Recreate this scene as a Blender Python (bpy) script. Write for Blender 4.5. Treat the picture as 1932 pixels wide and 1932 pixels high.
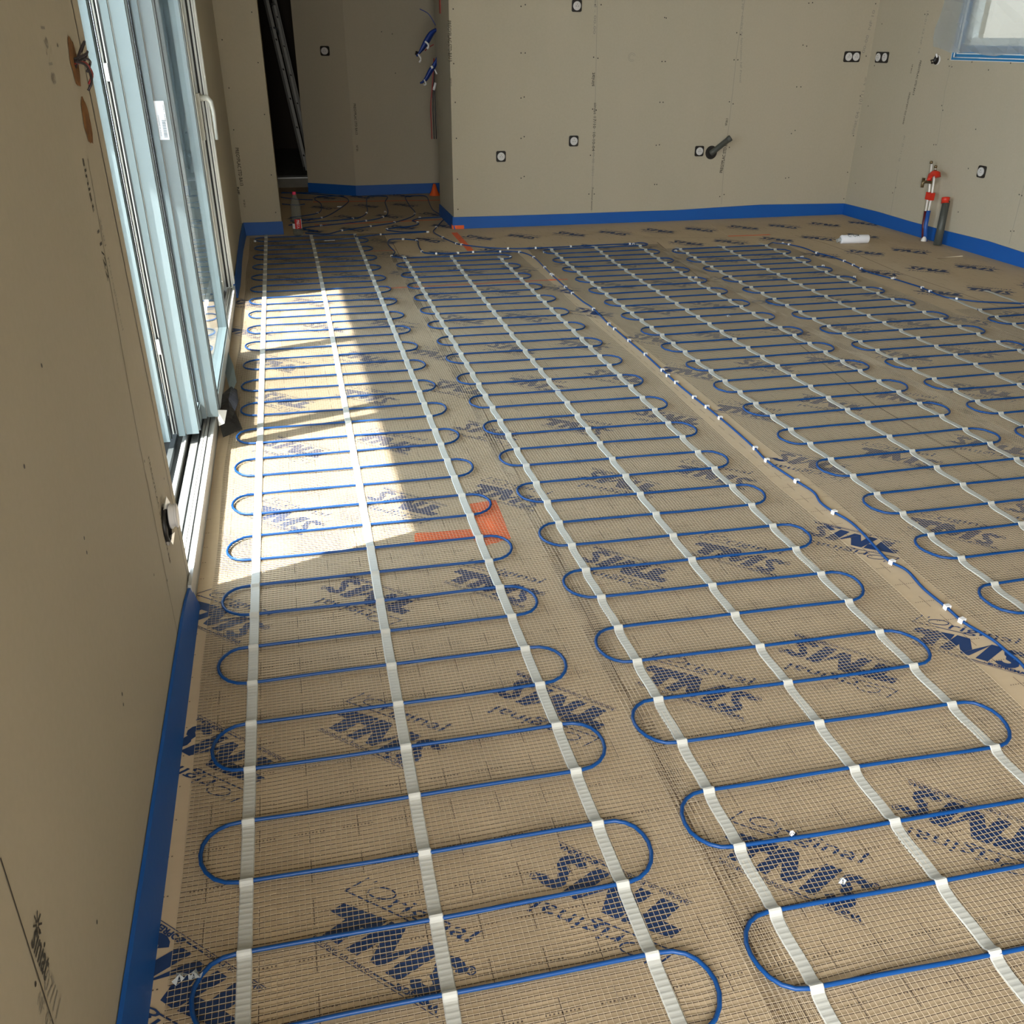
import bpy, math, random
from mathutils import Vector, Matrix
random.seed(7)
for o in list(bpy.data.objects): bpy.data.objects.remove(o)
S = bpy.context.scene
COL = S.collection
PI = math.pi

# ---------------------------------------------------------------- camera
cd = bpy.data.cameras.new('camera'); cam = bpy.data.objects.new('camera', cd); COL.objects.link(cam)
cd.lens = 31.9613; cd.sensor_width = 36; cd.shift_x = -0.00233; cd.shift_y = 0.03665; cd.clip_start = 0.05
cam.matrix_world = Matrix(((0.9724994, 0.1081199, -0.2062889, 0), (-0.2328039, 0.4774326, -0.8472664, 0), (0.0068827, 0.8719909, 0.4894737, 1.53), (0, 0, 0, 1)))
S.camera = cam
# ---------------------------------------------------------------- light
S.view_settings.view_transform = 'Standard'; S.view_settings.look = 'None'; S.view_settings.gamma = 1
S.cycles.transparent_max_bounces = 40; S.cycles.max_bounces = 14; S.cycles.diffuse_bounces = 6
S.view_settings.use_curve_mapping = False; S.view_settings.exposure = 0.19
W = bpy.data.worlds.new('sky'); S.world = W; W.use_nodes = True
bg = W.node_tree.nodes['Background']; bg.inputs[0].default_value = (0.74, 0.88, 1.0, 1); bg.inputs[1].default_value = 7.5
sd = bpy.data.lights.new('sun', 'SUN'); sun = bpy.data.objects.new('sun', sd); COL.objects.link(sun)
sd.energy = 19; sd.angle = 0.0093; sd.color = (1, 0.95, 0.86)
sun.rotation_euler = Vector((0.745, 0.250, -1)).to_track_quat('-Z', 'Y').to_euler(); sun.location = (-4, -1, 6)

def portal(name, loc, direction, sx, sy, energy=0, color=(1, 1, 1)):
    d = bpy.data.lights.new(name, 'AREA'); d.shape = 'RECTANGLE'; d.size = sx; d.size_y = sy
    if energy: d.energy = energy; d.color = color
    else: d.cycles.is_portal = True
    o = bpy.data.objects.new(name, d); COL.objects.link(o); o.location = loc
    o.rotation_euler = Vector(direction).to_track_quat('-Z', 'Y').to_euler(); return o
# daylight through the sliding door and right window; rear-left lamp is added unseen fill
portal('daylight_sliding_door', (-0.80, 4.5, 1.1), (1, 0, 0), 3.9, 2.2)
portal('daylight_right_window', (5.80, 6.7, 1.83), (-1, 0, 0), 1.7, 0.9)
portal('added_fill_rear_left', (-0.38, -1.35, 1.25), (1, 2.0, -0.06), 1.3, 1.9, 92, (1, 0.96, 0.90)).data.spread = math.radians(95)

# ---------------------------------------------------------------- materials
MATS = {}
def mat(name, col, rough=0.7, metal=0.0, spec=0.5, noise=None, bump=None, coat=0):
    m = bpy.data.materials.new(name); m.use_nodes = True; nt = m.node_tree; b = nt.nodes['Principled BSDF']
    b.inputs['Base Color'].default_value = (*col, 1); b.inputs['Roughness'].default_value = rough
    b.inputs['Metallic'].default_value = metal; b.inputs['Specular IOR Level'].default_value = spec
    if coat: b.inputs['Coat Weight'].default_value = coat
    if noise or bump:
        tc = nt.nodes.new('ShaderNodeTexCoord')
    if noise:
        prev = None
        for (sc, amt, stretch, tint) in noise:
            mp = nt.nodes.new('ShaderNodeMapping'); mp.inputs['Scale'].default_value = stretch
            n = nt.nodes.new('ShaderNodeTexNoise'); n.inputs['Scale'].default_value = sc; n.inputs['Detail'].default_value = 4
            nt.links.new(tc.outputs['Object'], mp.inputs[0]); nt.links.new(mp.outputs[0], n.inputs['Vector'])
            r = nt.nodes.new('ShaderNodeMapRange'); r.inputs[1].default_value = 0.3; r.inputs[2].default_value = 0.7
            nt.links.new(n.outputs['Fac'], r.inputs[0])
            mx = nt.nodes.new('ShaderNodeMix'); mx.data_type = 'RGBA'; mx.blend_type = 'MIX'
            mr = nt.nodes.new('ShaderNodeMath'); mr.operation = 'MULTIPLY'; mr.inputs[1].default_value = amt
            nt.links.new(r.outputs[0], mr.inputs[0]); nt.links.new(mr.outputs[0], mx.inputs[0])
            if prev is None: mx.inputs[6].default_value = (*col, 1)
            else: nt.links.new(prev, mx.inputs[6])
            mx.inputs[7].default_value = (*tint, 1); prev = mx.outputs[2]
        nt.links.new(prev, b.inputs['Base Color'])
    if bump:
        sc, st, dist = bump
        n = nt.nodes.new('ShaderNodeTexNoise'); n.inputs['Scale'].default_value = sc; n.inputs['Detail'].default_value = 3
        nt.links.new(tc.outputs['Object'], n.inputs['Vector'])
        bm_ = nt.nodes.new('ShaderNodeBump'); bm_.inputs['Strength'].default_value = st; bm_.inputs['Distance'].default_value = dist
        nt.links.new(n.outputs['Fac'], bm_.inputs['Height']); nt.links.new(bm_.outputs[0], b.inputs['Normal'])
    MATS[name] = m; return m
def glassy(name, tint, ior=1.5, alpha_mix=None):
    m = bpy.data.materials.new(name); m.use_nodes = True; nt = m.node_tree
    for n in list(nt.nodes): nt.nodes.remove(n)
    out = nt.nodes.new('ShaderNodeOutputMaterial'); mix = nt.nodes.new('ShaderNodeMixShader'); 
    lw_ = nt.nodes.new('ShaderNodeLayerWeight'); lw_.inputs[0].default_value = 0.5
    pw = nt.nodes.new('ShaderNodeMath'); pw.operation = 'POWER'; pw.inputs[1].default_value = 5.0; fr = nt.nodes.new('ShaderNodeMapRange'); fr.inputs[3].default_value = ((ior - 1) / (ior + 1)) ** 2; fr.inputs[4].default_value = 1.0
    nt.links.new(lw_.outputs['Facing'], pw.inputs[0]); nt.links.new(pw.outputs[0], fr.inputs[0])
    tr = nt.nodes.new('ShaderNodeBsdfTransparent'); tr.inputs[0].default_value = (*tint, 1)
    gl = nt.nodes.new('ShaderNodeBsdfGlossy'); gl.inputs['Roughness'].default_value = 0.02
    nt.links.new(fr.outputs[0], mix.inputs[0]); nt.links.new(tr.outputs[0], mix.inputs[1]); nt.links.new(gl.outputs[0], mix.inputs[2])
    last = mix
    if alpha_mix:
        df = nt.nodes.new('ShaderNodeBsdfDiffuse'); df.inputs[0].default_value = (*alpha_mix[1], 1)
        m2 = nt.nodes.new('ShaderNodeMixShader'); m2.inputs[0].default_value = alpha_mix[0]
        nt.links.new(mix.outputs[0], m2.inputs[1]); nt.links.new(df.outputs[0], m2.inputs[2]); last = m2
    nt.links.new(last.outputs[0], out.inputs[0]); MATS[name] = m; return m

mat('plaster', (0.46, 0.412, 0.315), 0.85, noise=[(1.1, 0.35, (1, 1, 0.5), (0.41, 0.39, 0.30)), (60, 0.16, (1, 1, 1), (0.33, 0.295, 0.22)), (3.5, 0.25, (1, 1, 0.3), (0.50, 0.44, 0.345))], bump=(220, 0.10, 0.001))
mat('plaster_print', (0.055, 0.05, 0.04), 0.8)
mat('plaster_faint_print', (0.30, 0.28, 0.235), 0.85)
mat('screw', (0.02, 0.018, 0.015), 0.5)
mat('kraft', (0.50, 0.395, 0.265), 0.72, noise=[(0.9, 0.45, (1, 1, 1), (0.46, 0.37, 0.26)), (5, 0.35, (6, 0.8, 1), (0.54, 0.43, 0.30)), (9, 0.30, (1, 5, 1), (0.42, 0.33, 0.22))], bump=(30, 0.12, 0.003))
mat('kraft_seam', (0.17, 0.12, 0.08), 0.9)
mat('kraft_light_line', (0.52, 0.43, 0.31), 0.8)
mat('print_blue', (0.007, 0.034, 0.125), 0.6)
mat('print_mark', (0.10, 0.075, 0.06), 0.8)
mat('foam_blue', (0.002, 0.095, 0.40), 0.55, noise=[(7, 0.25, (1, 1, 1), (0.004, 0.07, 0.34))], bump=(40, 0.2, 0.002))
mat('cable_blue', (0.001, 0.048, 0.195), 0.45, spec=0.35)
mat('thread_light', (0.54, 0.455, 0.335), 0.7)
mat('thread_shadow', (0.045, 0.028, 0.014), 0.85)  # shadow of the weft threads, painted as a dark strip
mat('tape_white', (0.45, 0.465, 0.445), 0.55)
mat('tape_orange', (0.80, 0.12, 0.02), 0.55)
mat('tape_red', (0.36, 0.045, 0.03), 0.6)
mat('clip_white', (0.75, 0.76, 0.78), 0.4)
mat('white_pvc', (0.78, 0.82, 0.83), 0.35)
mat('panel_film', (0.17, 0.225, 0.25), 0.35)
mat('sill_dark', (0.022, 0.026, 0.028), 0.6)
mat('sill_alu', (0.16, 0.165, 0.165), 0.5, metal=0.3, noise=[(90, 0.8, (1, 1, 1), (0.34, 0.35, 0.35))])
mat('sill_white', (0.42, 0.43, 0.42), 0.4)
mat('handle_beige', (0.42, 0.42, 0.38), 0.45)
mat('grey_pvc', (0.30, 0.33, 0.335), 0.45)
mat('black_rubber', (0.012, 0.015, 0.018), 0.5)
mat('aluminium', (0.55, 0.57, 0.57), 0.32, metal=0.85, bump=(120, 0.3, 0.001))
mat('dark_metal', (0.10, 0.115, 0.12), 0.5, metal=0.4)
mat('socket_black', (0.014, 0.012, 0.011), 0.5)
mat('socket_white', (0.62, 0.61, 0.60), 0.4)
mat('red_plastic', (0.62, 0.03, 0.012), 0.4)
mat('pipe_white', (0.82, 0.80, 0.76), 0.35)
mat('pipe_blue', (0.02, 0.10, 0.40), 0.4)
mat('pipe_dark_red', (0.10, 0.008, 0.015), 0.45)
mat('pipe_grey', (0.065, 0.07, 0.062), 0.45)
mat('brass', (0.20, 0.15, 0.08), 0.4, metal=0.8)
mat('concrete', (0.25, 0.24, 0.21), 0.9, noise=[(12, 0.5, (1, 1, 1), (0.18, 0.17, 0.15))])
mat('terrace', (0.62, 0.63, 0.62), 0.9)
mat('foam_brown', (0.24, 0.10, 0.015), 0.9, noise=[(30, 0.8, (1, 1, 1), (0.10, 0.035, 0.004))], bump=(60, 0.6, 0.006))
mat('paper_white', (0.80, 0.82, 0.88), 0.5)
mat('label_grey', (0.25, 0.30, 0.34), 0.6)
mat('black_film', (0.022, 0.023, 0.027), 0.33, bump=(18, 0.5, 0.01))
mat('grey_film', (0.33, 0.42, 0.45), 0.35)
mat('window_blue', (0.02, 0.20, 0.46), 0.35)
mat('aluminium_ladder', (0.62, 0.62, 0.58), 0.5, metal=0.2)
mat('bottle_label', (0.55, 0.012, 0.015), 0.5)
mat('cap_pink', (0.75, 0.03, 0.12), 0.4)
mat('wire_black', (0.02, 0.015, 0.018), 0.45)
mat('wire_red', (0.25, 0.02, 0.02), 0.45)
mat('dark_brown', (0.05, 0.04, 0.03), 0.9)
mat('outside_pale', (0.75, 0.73, 0.68), 0.9)
mat('window_dimmer', (0.17, 0.165, 0.15), 0.9)
mat('bundle_blue', (0.003, 0.03, 0.22), 0.45)
glassy('glass', (0.965, 0.972, 0.97))
glassy('clear_film', (0.80, 0.83, 0.83), 1.35, (0.36, (0.70, 0.74, 0.76)))
glassy('clear_plastic', (0.80, 0.84, 0.84), 1.4, (0.10, (0.6, 0.62, 0.62)))

# ---------------------------------------------------------------- mesh helpers
class MB:
    def __init__(s): s.v = []; s.f = []; s.m = []; s.mats = []; s.sm = []
    def mi(s, name):
        if name not in s.mats: s.mats.append(name)
        return s.mats.index(name)
    def face(s, idx, m, smooth=False): s.f.append(idx); s.m.append(m); s.sm.append(smooth)
    def box(s, x0, x1, y0, y1, z0, z1, m, fn=None, bev=0):
        i = len(s.v); mi = s.mi(m)
        P = [(x, y, z) for z in (z0, z1) for (x, y) in ((x0, y0), (x1, y0), (x1, y1), (x0, y1))]
        s.v += [fn(*p) if fn else p for p in P]
        for f in ((0, 3, 2, 1), (4, 5, 6, 7), (0, 1, 5, 4), (1, 2, 6, 5), (2, 3, 7, 6), (3, 0, 4, 7)): s.face([i + k for k in f], mi)
    def prism(s, outline, z0, z1, m, fn=None):   # outline ccw [(x,y)]
        i = len(s.v); n = len(outline); mi = s.mi(m)
        for z in (z0, z1): s.v += [fn(x, y, z) if fn else (x, y, z) for x, y in outline]
        s.face([i + k for k in range(n)][::-1], mi); s.face([i + n + k for k in range(n)], mi)
        for k in range(n): s.face([i + k, i + (k + 1) % n, i + n + (k + 1) % n, i + n + k], mi)
    def tube(s, pts, r, m, n=8, caps=True, r_fn=None):
        pts = [Vector(p) for p in pts]; mi = s.mi(m); i0 = len(s.v); N = len(pts)
        up = Vector((0, 0, 1))
        for k in range(N):
            t = (pts[min(k + 1, N - 1)] - pts[max(k - 1, 0)])
            if t.length < 1e-9: t = Vector((1, 0, 0))
            t.normalize()
            a = up if abs(t.dot(up)) < 0.95 else Vector((1, 0, 0))
            u = t.cross(a).normalized(); w = u.cross(t)
            rr = r_fn(k / (N - 1)) * r if r_fn else r
            for j in range(n):
                an = 2 * PI * j / n; p = pts[k] + (u * math.cos(an) + w * math.sin(an)) * rr; s.v.append(tuple(p))
        for k in range(N - 1):
            for j in range(n):
                a = i0 + k * n + j; b = i0 + k * n + (j + 1) % n
                s.face([a, b, b + n, a + n], mi, True)
        if caps:
            s.face([i0 + j for j in range(n)], mi); s.face([i0 + (N - 1) * n + j for j in range(n)][::-1], mi)
    def lathe(s, prof, m, n=24, fn=None):   # prof [(r,z)]
        i0 = len(s.v); mi = s.mi(m)
        for (r, z) in prof:
            for j in range(n):
                a = 2 * PI * j / n; p = (r * math.cos(a), r * math.sin(a), z); s.v.append(fn(*p) if fn else p)
        for k in range(len(prof) - 1):
            for j in range(n):
                a = i0 + k * n + j; b = i0 + k * n + (j + 1) % n; s.face([a, b, b + n, a + n], mi, True)
    def disc(s, r, z, m, n=20, fn=None, ry=None):
        i0 = len(s.v); mi = s.mi(m)
        for j in range(n):
            a = 2 * PI * j / n; p = (r * math.cos(a), (ry or r) * math.sin(a), z); s.v.append(fn(*p) if fn else p)
        s.face([i0 + j for j in range(n)], mi)
    def quad(s, pts, m, smooth=False):
        i = len(s.v); s.v += [tuple(p) for p in pts]; s.face([i + k for k in range(len(pts))], s.mi(m), smooth)
    def flat(s, vf, m, fn):  # 2D verts/faces (a third value is a small lift, one per overlapping piece)
        i = len(s.v); mi = s.mi(m); s.v += [tuple(Vector(fn(p[0], p[1])) + Vector((0, 0, p[2] if len(p) > 2 else 0))) for p in vf[0]]
        for f in vf[1]: s.face([i + k for k in f], mi)
    def build(s, name, parent=None, label=None, cat=None, group=None, kind=None):
        me = bpy.data.meshes.new(name); me.from_pydata(s.v, [], s.f)
        for m in s.mats: me.materials.append(MATS[m])
        me.polygons.foreach_set('material_index', s.m); me.polygons.foreach_set('use_smooth', s.sm); me.update()
        o = bpy.data.objects.new(name, me); COL.objects.link(o)
        if parent:
            o.parent = parent; o.matrix_parent_inverse = Matrix.Translation(-parent.location) if parent.rotation_euler == Matrix.Identity(3).to_euler() else parent.matrix_basis.inverted()
        if label: o['label'] = label
        if cat: o['category'] = cat
        if group: o['group'] = group
        if kind: o['kind'] = kind
        return o
def thing(name, label, cat, loc=(0, 0, 0), group=None, kind=None):
    o = bpy.data.objects.new(name, None); COL.objects.link(o); o.location = loc; o.empty_display_size = 0.1
    o['label'] = label; o['category'] = cat
    if group: o['group'] = group
    if kind: o['kind'] = kind
    return o
def lerp(a, b, t): return a + (b - a) * t
def smooth(pts, n=6):      # Catmull-Rom
    pts = [Vector(p) for p in pts]; out = []
    P = [pts[0] * 2 - pts[1]] + pts + [pts[-1] * 2 - pts[-2]]
    for i in range(1, len(P) - 2):
        p0, p1, p2, p3 = P[i - 1:i + 3]
        for k in range(n):
            t = k / n
            out.append(0.5 * ((2 * p1) + (-p0 + p2) * t + (2 * p0 - 5 * p1 + 4 * p2 - p3) * t * t + (-p0 + 3 * p1 - 3 * p2 + p3) * t ** 3))
    out.append(pts[-1]); return out
_tc = {}
def text2d(body, size=1, bold=0.0, res=2):
    key = (body, bold, res)
    if key not in _tc:
        c = bpy.data.curves.new('t', 'FONT'); c.body = body; c.size = 1; c.offset = bold; c.resolution_u = res; c.align_x = 'CENTER'; c.align_y = 'CENTER'
        o = bpy.data.objects.new('t', c); COL.objects.link(o); dg = bpy.context.evaluated_depsgraph_get(); dg.update()
        me = o.evaluated_get(dg).to_mesh(); vs = [(v.co.x, v.co.y) for v in me.vertices]; fs = [list(p.vertices) for p in me.polygons]
        o.evaluated_get(dg).to_mesh_clear(); bpy.data.objects.remove(o); bpy.data.curves.remove(c)
        _tc[key] = (vs, fs)
    vs, fs = _tc[key]
    return ([(x * size, y * size) for x, y in vs], fs)
def ribbon2d(pts, w):
    vs = []; fs = []; n = len(pts)
    for k in range(n):
        a = pts[max(k - 1, 0)]; b = pts[min(k + 1, n - 1)]; dx, dy = b[0] - a[0], b[1] - a[1]; l = math.hypot(dx, dy); nx, ny = -dy / l * w / 2, dx / l * w / 2
        vs += [(pts[k][0] + nx, pts[k][1] + ny), (pts[k][0] - nx, pts[k][1] - ny)]
    for k in range(n - 1): fs.append([2 * k, 2 * k + 1, 2 * k + 3, 2 * k + 2])
    return vs, fs
def stroke2d(pts, w):
    vs = []; fs = []
    for a, b in zip(pts[:-1], pts[1:]):
        dx, dy = b[0] - a[0], b[1] - a[1]; l = math.hypot(dx, dy) or 1; nx, ny = -dy / l * w / 2, dx / l * w / 2
        ex, ey = dx / l * w * 0.3, dy / l * w * 0.3
        i = len(vs); vs += [(a[0] + nx - ex, a[1] + ny - ey), (a[0] - nx - ex, a[1] - ny - ey), (b[0] - nx + ex, b[1] - ny + ey), (b[0] + nx + ex, b[1] + ny + ey)]; fs.append([i, i + 1, i + 2, i + 3])
    return vs, fs
def merge2d(L):
    vs = []; fs = []
    for n_, (v, f) in enumerate(L):
        i = len(vs); vs += [(p[0], p[1], n_ * 0.00003) for p in v]; fs += [[a + i for a in q] for q in f]
    return vs, fs

# wall reference frames
def LWp(xl, y, z): return (-0.425 + 0.00615 * y + xl, y, z)       # left wall: xl = distance into the room
def BWp(x, d, z): return (x, 8.65 + 0.011 * (x - 1.51) + d, z)     # back wall: d = depth behind its face
def RWp(d, y, z): return (5.53 + 0.0193 * (8.69 - y) + d, y, z)    # right wall

# ================================================================ STRUCTURE
CE = 2.75
# ---- floor: kraft-faced insulation boards with their blue and grey print
def logo2d():
    L = []
    # big italic letters growing to the right
    def letter(poly, u0, wd):
        return poly
    def tp(u, v):   # u in -0.15..0.145, v 0..1 of the letter height
        h = 0.083 + 0.014 * max(0, min(1, (u + 0.14) / 0.10))
        return (u + 0.010 * v, -0.056 + v * h)
    T = [(-0.128, 0), (-0.088, 0), (-0.080, 0.60), (-0.054, 0.60), (-0.050, 1), (-0.152, 0.96), (-0.158, 0.62), (-0.120, 0.60)]
    vs = [tp(u, v) for u, v in T]; L.append((vs, [[0, 1, 2, 7], [6, 7, 2, 3, 4, 5]]))
    Mq = [[(-0.070, 0), (-0.041, 0), (-0.014, 1), (-0.043, 1)], [(-0.043, 1), (-0.008, 1), (0.010, 0.42), (-0.012, 0.04)], [(-0.012, 0.04), (0.010, 0.04), (0.052, 1), (0.014, 0.46)],
          [(0.028, 0), (0.060, 0), (0.084, 1), (0.050, 1)]]
    for q in Mq: L.append(([tp(u, v) for u, v in q], [[0, 1, 2, 3]]))
    # S from a thick stroke
    pts = []
    for k in range(9):
        a = math.radians(10 + k * 28); pts.append((0.116 + 0.021 * math.cos(a) + 0.004, 0.735 + 0.185 * math.sin(a)))
    for k in range(9):
        a = math.radians(80 - k * 30); pts.append((0.104 + 0.022 * math.cos(a), 0.265 + 0.185 * math.sin(a)))
    pts = [tp(u, v) for u, v in pts]
    L.append(ribbon2d(pts, 0.0215))
    # registered mark
    ring = [(0.163 + 0.0085 * math.cos(k * PI / 5), 0.033 + 0.0085 * math.sin(k * PI / 5)) for k in range(11)]; L.append(ribbon2d(ring, 0.0028))
    v, f = text2d('R', 0.012, 0.02); L.append(([(x + 0.163, y + 0.033) for x, y in v], f))
    # handwritten "L'Original" with its long underline
    L.append(stroke2d([(-0.140, 0.100), (-0.160, 0.049), (-0.018, 0.060)], 0.0034)); L.append(stroke2d([(-0.120, 0.102), (-0.124, 0.094)], 0.003))
    ring = [(-0.092 + 0.028 * math.cos(k * PI / 8), 0.084 + 0.0145 * math.sin(k * PI / 8) + 0.008 * math.cos(k * PI / 8)) for k in range(17)]; L.append(ribbon2d(ring, 0.0034))
    v, f = text2d('riginal', 0.060, 0.0); xs = [p[0] for p in v]; w = max(xs) - min(xs)
    L.append(([(0.034 + x * 0.185 / w + y * 0.25, 0.088 + y * 0.9 + x * 0.12) for x, y in v], f))
    # small print under the letters
    v, f = text2d('fabriqué en France', 0.0145, 0.01); xs = [p[0] for p in v]; w = max(xs) - min(xs)
    L.append(([(-0.066 + x * 0.15 / w, -0.069 + y) for x, y in v], f))
    L.append(stroke2d([(-0.145, -0.0765), (0.165, -0.0765)], 0.0016)); L.append(stroke2d([(0.012, -0.069), (0.060, -0.069)], 0.0035))
    v, f = text2d('SOPREMA', 0.018, 0.04); xs = [p[0] for p in v]; w = max(xs) - min(xs)
    L.append(([(0.112 + x * 0.092 / w, -0.066 + y) for x, y in v], f)); L.append(([(0.061, -0.0725), (0.069, -0.0725), (0.070, -0.060), (0.062, -0.060)], [[0, 1, 2, 3]]))
    return merge2d(L)
LG = logo2d()
fl = MB()
fl.box(-0.9, 9.2, -2.7, 15.2, -0.12, 0.0, 'kraft')
def put_logo(x, y, ang):
    a = math.radians(ang); c, s_ = math.cos(a), math.sin(a)
    fl.flat(LG, 'print_blue', lambda u, v: (x + u * c - v * s_, y + u * s_ + v * c, 0.0006))
rows = [(-0.06, 0.0), (0.56, 0.42), (1.18, 0.054), (1.80, 0.104), (2.44, 0.525), (3.07, 0.724), (3.70, 0.332), (4.305, 0.296), (4.90, 0.732), (5.55, 0.566), (6.22, 0.11), (6.90, 0.84), (7.57, 0.376), (8.17, 0.35), (8.80, 0.60), (9.45, 0.15), (10.1, 0.40), (10.75, 0.0)]
for (ry, x0) in rows:
    for n in range(-3, 8):
        for up in (True, False):
            x = x0 + n * 0.847 + (0 if up else 0.450)
            if x > 5.45 or x < -0.36 or (ry > 8.5 and (x > 1.45 or x < 0.05)): continue
            if up: put_logo(x + random.uniform(-.006, .006), ry + 0.002, -45 + random.uniform(-1, 1))
            else: put_logo(x + random.uniform(-.006, .006), ry + 0.008, 135 + random.uniform(-1, 1))
def fdash(x0, y0, x1, y1, w, m, z=0.0004):
    dx, dy = x1 - x0, y1 - y0; l = math.hypot(dx, dy); nx, ny = -dy / l * w / 2, dx / l * w / 2
    fl.quad([(x0 - nx, y0 - ny, z), (x1 - nx, y1 - ny, z), (x1 + nx, y1 + ny, z), (x0 + nx, y0 + ny, z)], m)
for i in range(-4, 55):
    for j in range(0, 84 if i < 52 else 60):
        x = 0.0 + i * 0.1065 + 0.013; y = -0.1 + j * 0.107
        if x > 5.5 or y > 8.55: continue
        if y > 5.5 and (i + j) % 2: continue
        if y > 3.5 and i > 20 and (i + j) % 2: continue
        fdash(x, y - 0.031, x, y + 0.031, 0.0017, 'print_mark')
        if y < 3.2:
            for k in range(9): fdash(x - 0.033 + k * 0.0078, y, x - 0.0295 + k * 0.0078, y + 0.0003, 0.003, 'print_mark')
# open joints and pale creases between the boards
for pts, m, w in (([(4.4734, 7.7377), (4.5473, 7.3803), (4.5612, 6.8326), (4.5046, 6.184), (4.5475, 5.475), (4.579, 4.6695)], 'kraft_seam', 0.006), ([(3.9407, 8.3944), (3.8642, 7.8331)], 'kraft_light_line', 0.012),
                  ([(5.1657, 7.5998), (5.1406, 7.3647), (5.1343, 7.0157)], 'kraft_light_line', 0.02), ([(5.1193, 6.8821), (5.0802, 6.3824)], 'kraft_light_line', 0.012), ([(0.8561, 7.7676), (1.4638, 7.7116)], 'kraft_light_line', 0.008),
                  ([(1.809, 7.3371), (1.8162, 5.4074), (1.7974, 3.8507), (1.8215, 2.9478), (1.8414, 2.5152)], 'kraft_light_line', 0.002), ([(3.0111, 7.9011), (4.7999, 7.5692)], 'kraft_seam', 0.004), ([(5.5567, 9.325), (5.4133, 8.4061), (5.1657, 7.5998)], 'kraft_light_line', 0.006),
                  ([(3.1252, 7.6804), (2.9185, 6.2029), (2.8304, 4.7173), (2.6769, 3.6576), (2.6904, 2.7792)], 'kraft_seam', 0.008), ([(3.9465, 6.9447), (3.8849, 6.1762), (3.7896, 4.9882), (3.6151, 3.7723)], 'kraft_light_line', 0.005),
                  ([(0.8775, 8.1316), (0.8361, 5.3719), (0.8049, 3.4174), (0.776, 2.5162), (0.7469, 1.6066), (0.7273, 0.9944)], 'kraft_seam', 0.005)):
    for a, b in zip(pts[:-1], pts[1:]): fdash(a[0], a[1], b[0], b[1], w, m, 0.0003)
fl.build('floor', kind='structure')

# ---- wall decals
def dots(mb, fr, pts, r=0.0075, m='screw'):
    r *= 0.66
    for a, z in pts: mb.disc(r, 0, m, 8, lambda x, y, zz: fr(a + x, z + y))
def wtext(mb, fr, body, a, z, size, ang, m, bold=0.0, length=None, cx=1):
    v, f = text2d(body, size, bold); xs = [p[0] for p in v]; sc = (length / (max(xs) - min(xs))) if length else 1
    c, s_ = math.cos(math.radians(ang)), math.sin(math.radians(ang))
    mb.flat((v, f), m, lambda x, y: fr(a + cx * (x * sc * c - y * s_), z + x * sc * s_ + y * c))
def wline(mb, fr, pts, w, m):
    v, f = stroke2d(pts, w); mb.flat((v, f), m, lambda x, y: fr(x, y))
# ---- left wall, near part
wl = MB()
wl.box(-0.30, 0, -2.7, -2.15, 0, CE, 'plaster', LWp); wl.box(-0.30, 0, -2.15, -0.55, 0, 0.28, 'plaster', LWp); wl.box(-0.30, 0, -2.15, -0.55, 2.22, CE, 'plaster', LWp)  # gap out of view, added for the fill lamp
wl.prism([(-0.30, -0.55), (0, -0.55), (0, 2.605), (-0.018, 2.605), (-0.018, 2.53), (-0.30, 2.45)], 0, CE, 'plaster', LWp)
wl.box(-0.30, 0, 6.45, 9.2, 0, CE, 'plaster', LWp)
wl.box(-0.30, -0.018, 2.45, 6.45, 2.28, CE, 'plaster', LWp)
frL = lambda y, z: LWp(0.0008, y, z)
dots(wl, frL, [(1.591, 1.057), (1.582, 0.739), (1.575, 0.713), (1.569, 0.394), (1.559, 0.376), (1.372, 0.972), (2.269, 1.513), (0.869, 0.464), (1.113, 0.283), (2.091, 0.364), (2.238, 0.261), (2.267, 0.595), (2.49, 0.446)], 0.006)
wline(wl, frL, [(0.9, 0.66), (0.874, 0.372)], 0.003, 'plaster_print')
wline(wl, frL, [(2.505, 2.7), (2.555, 0.02)], 0.006, 'screw')
wline(wl, frL, [(2.339, 1.292), (2.252, 0.701), (2.222, 0.065)], 0.003, 'plaster_print')
LT = [(0.911, 0.473), (0.928, 0.505), (0.899, 0.408), (2.287, 1.2), (2.337, 1.039), (2.308, 0.377), (0.863, 0.414), (2.161, 1.5)]
wtext(wl, frL, 'siniat', LT[0][0], LT[0][1], 0.055, -90, 'plaster_print', 0.02, 0.075, 1)
for k in range(8):
    a = k * PI / 4; y0, z0 = LT[1]; wline(wl, frL, [(y0 + 0.004 * math.cos(a), z0 + 0.004 * math.sin(a)), (y0 + 0.017 * math.cos(a), z0 + 0.017 * math.sin(a))], 0.003, 'plaster_print')
wtext(wl, frL, '07/11', LT[2][0], LT[2][1] - 0.01, 0.045, -90, 'plaster_faint_print', 0.0, 0.07)
wtext(wl, frL, 'NF  07-11-22', LT[6][0], LT[6][1] - 0.03, 0.03, -90, 'plaster_faint_print', 0.0, 0.12)
wtext(wl, frL, 'siniat  11/22', LT[3][0], LT[3][1] - 0.03, 0.035, -90, 'plaster_print', 0.01, 0.26)
wtext(wl, frL, '25.01  Preregistered', LT[4][0], LT[4][1], 0.025, -90, 'plaster_faint_print', 0.0, 0.26)
wtext(wl, frL, 'PREGYPLAC STD BA13 NF', 2.33, 0.42, 0.022, -90, 'plaster_print', 0.0, 0.32)
wtext(wl, frL, '19.18', LT[7][0], LT[7][1], 0.05, -90, 'plaster_faint_print', 0.0)
wl.build('wall_left', kind='structure')
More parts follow.
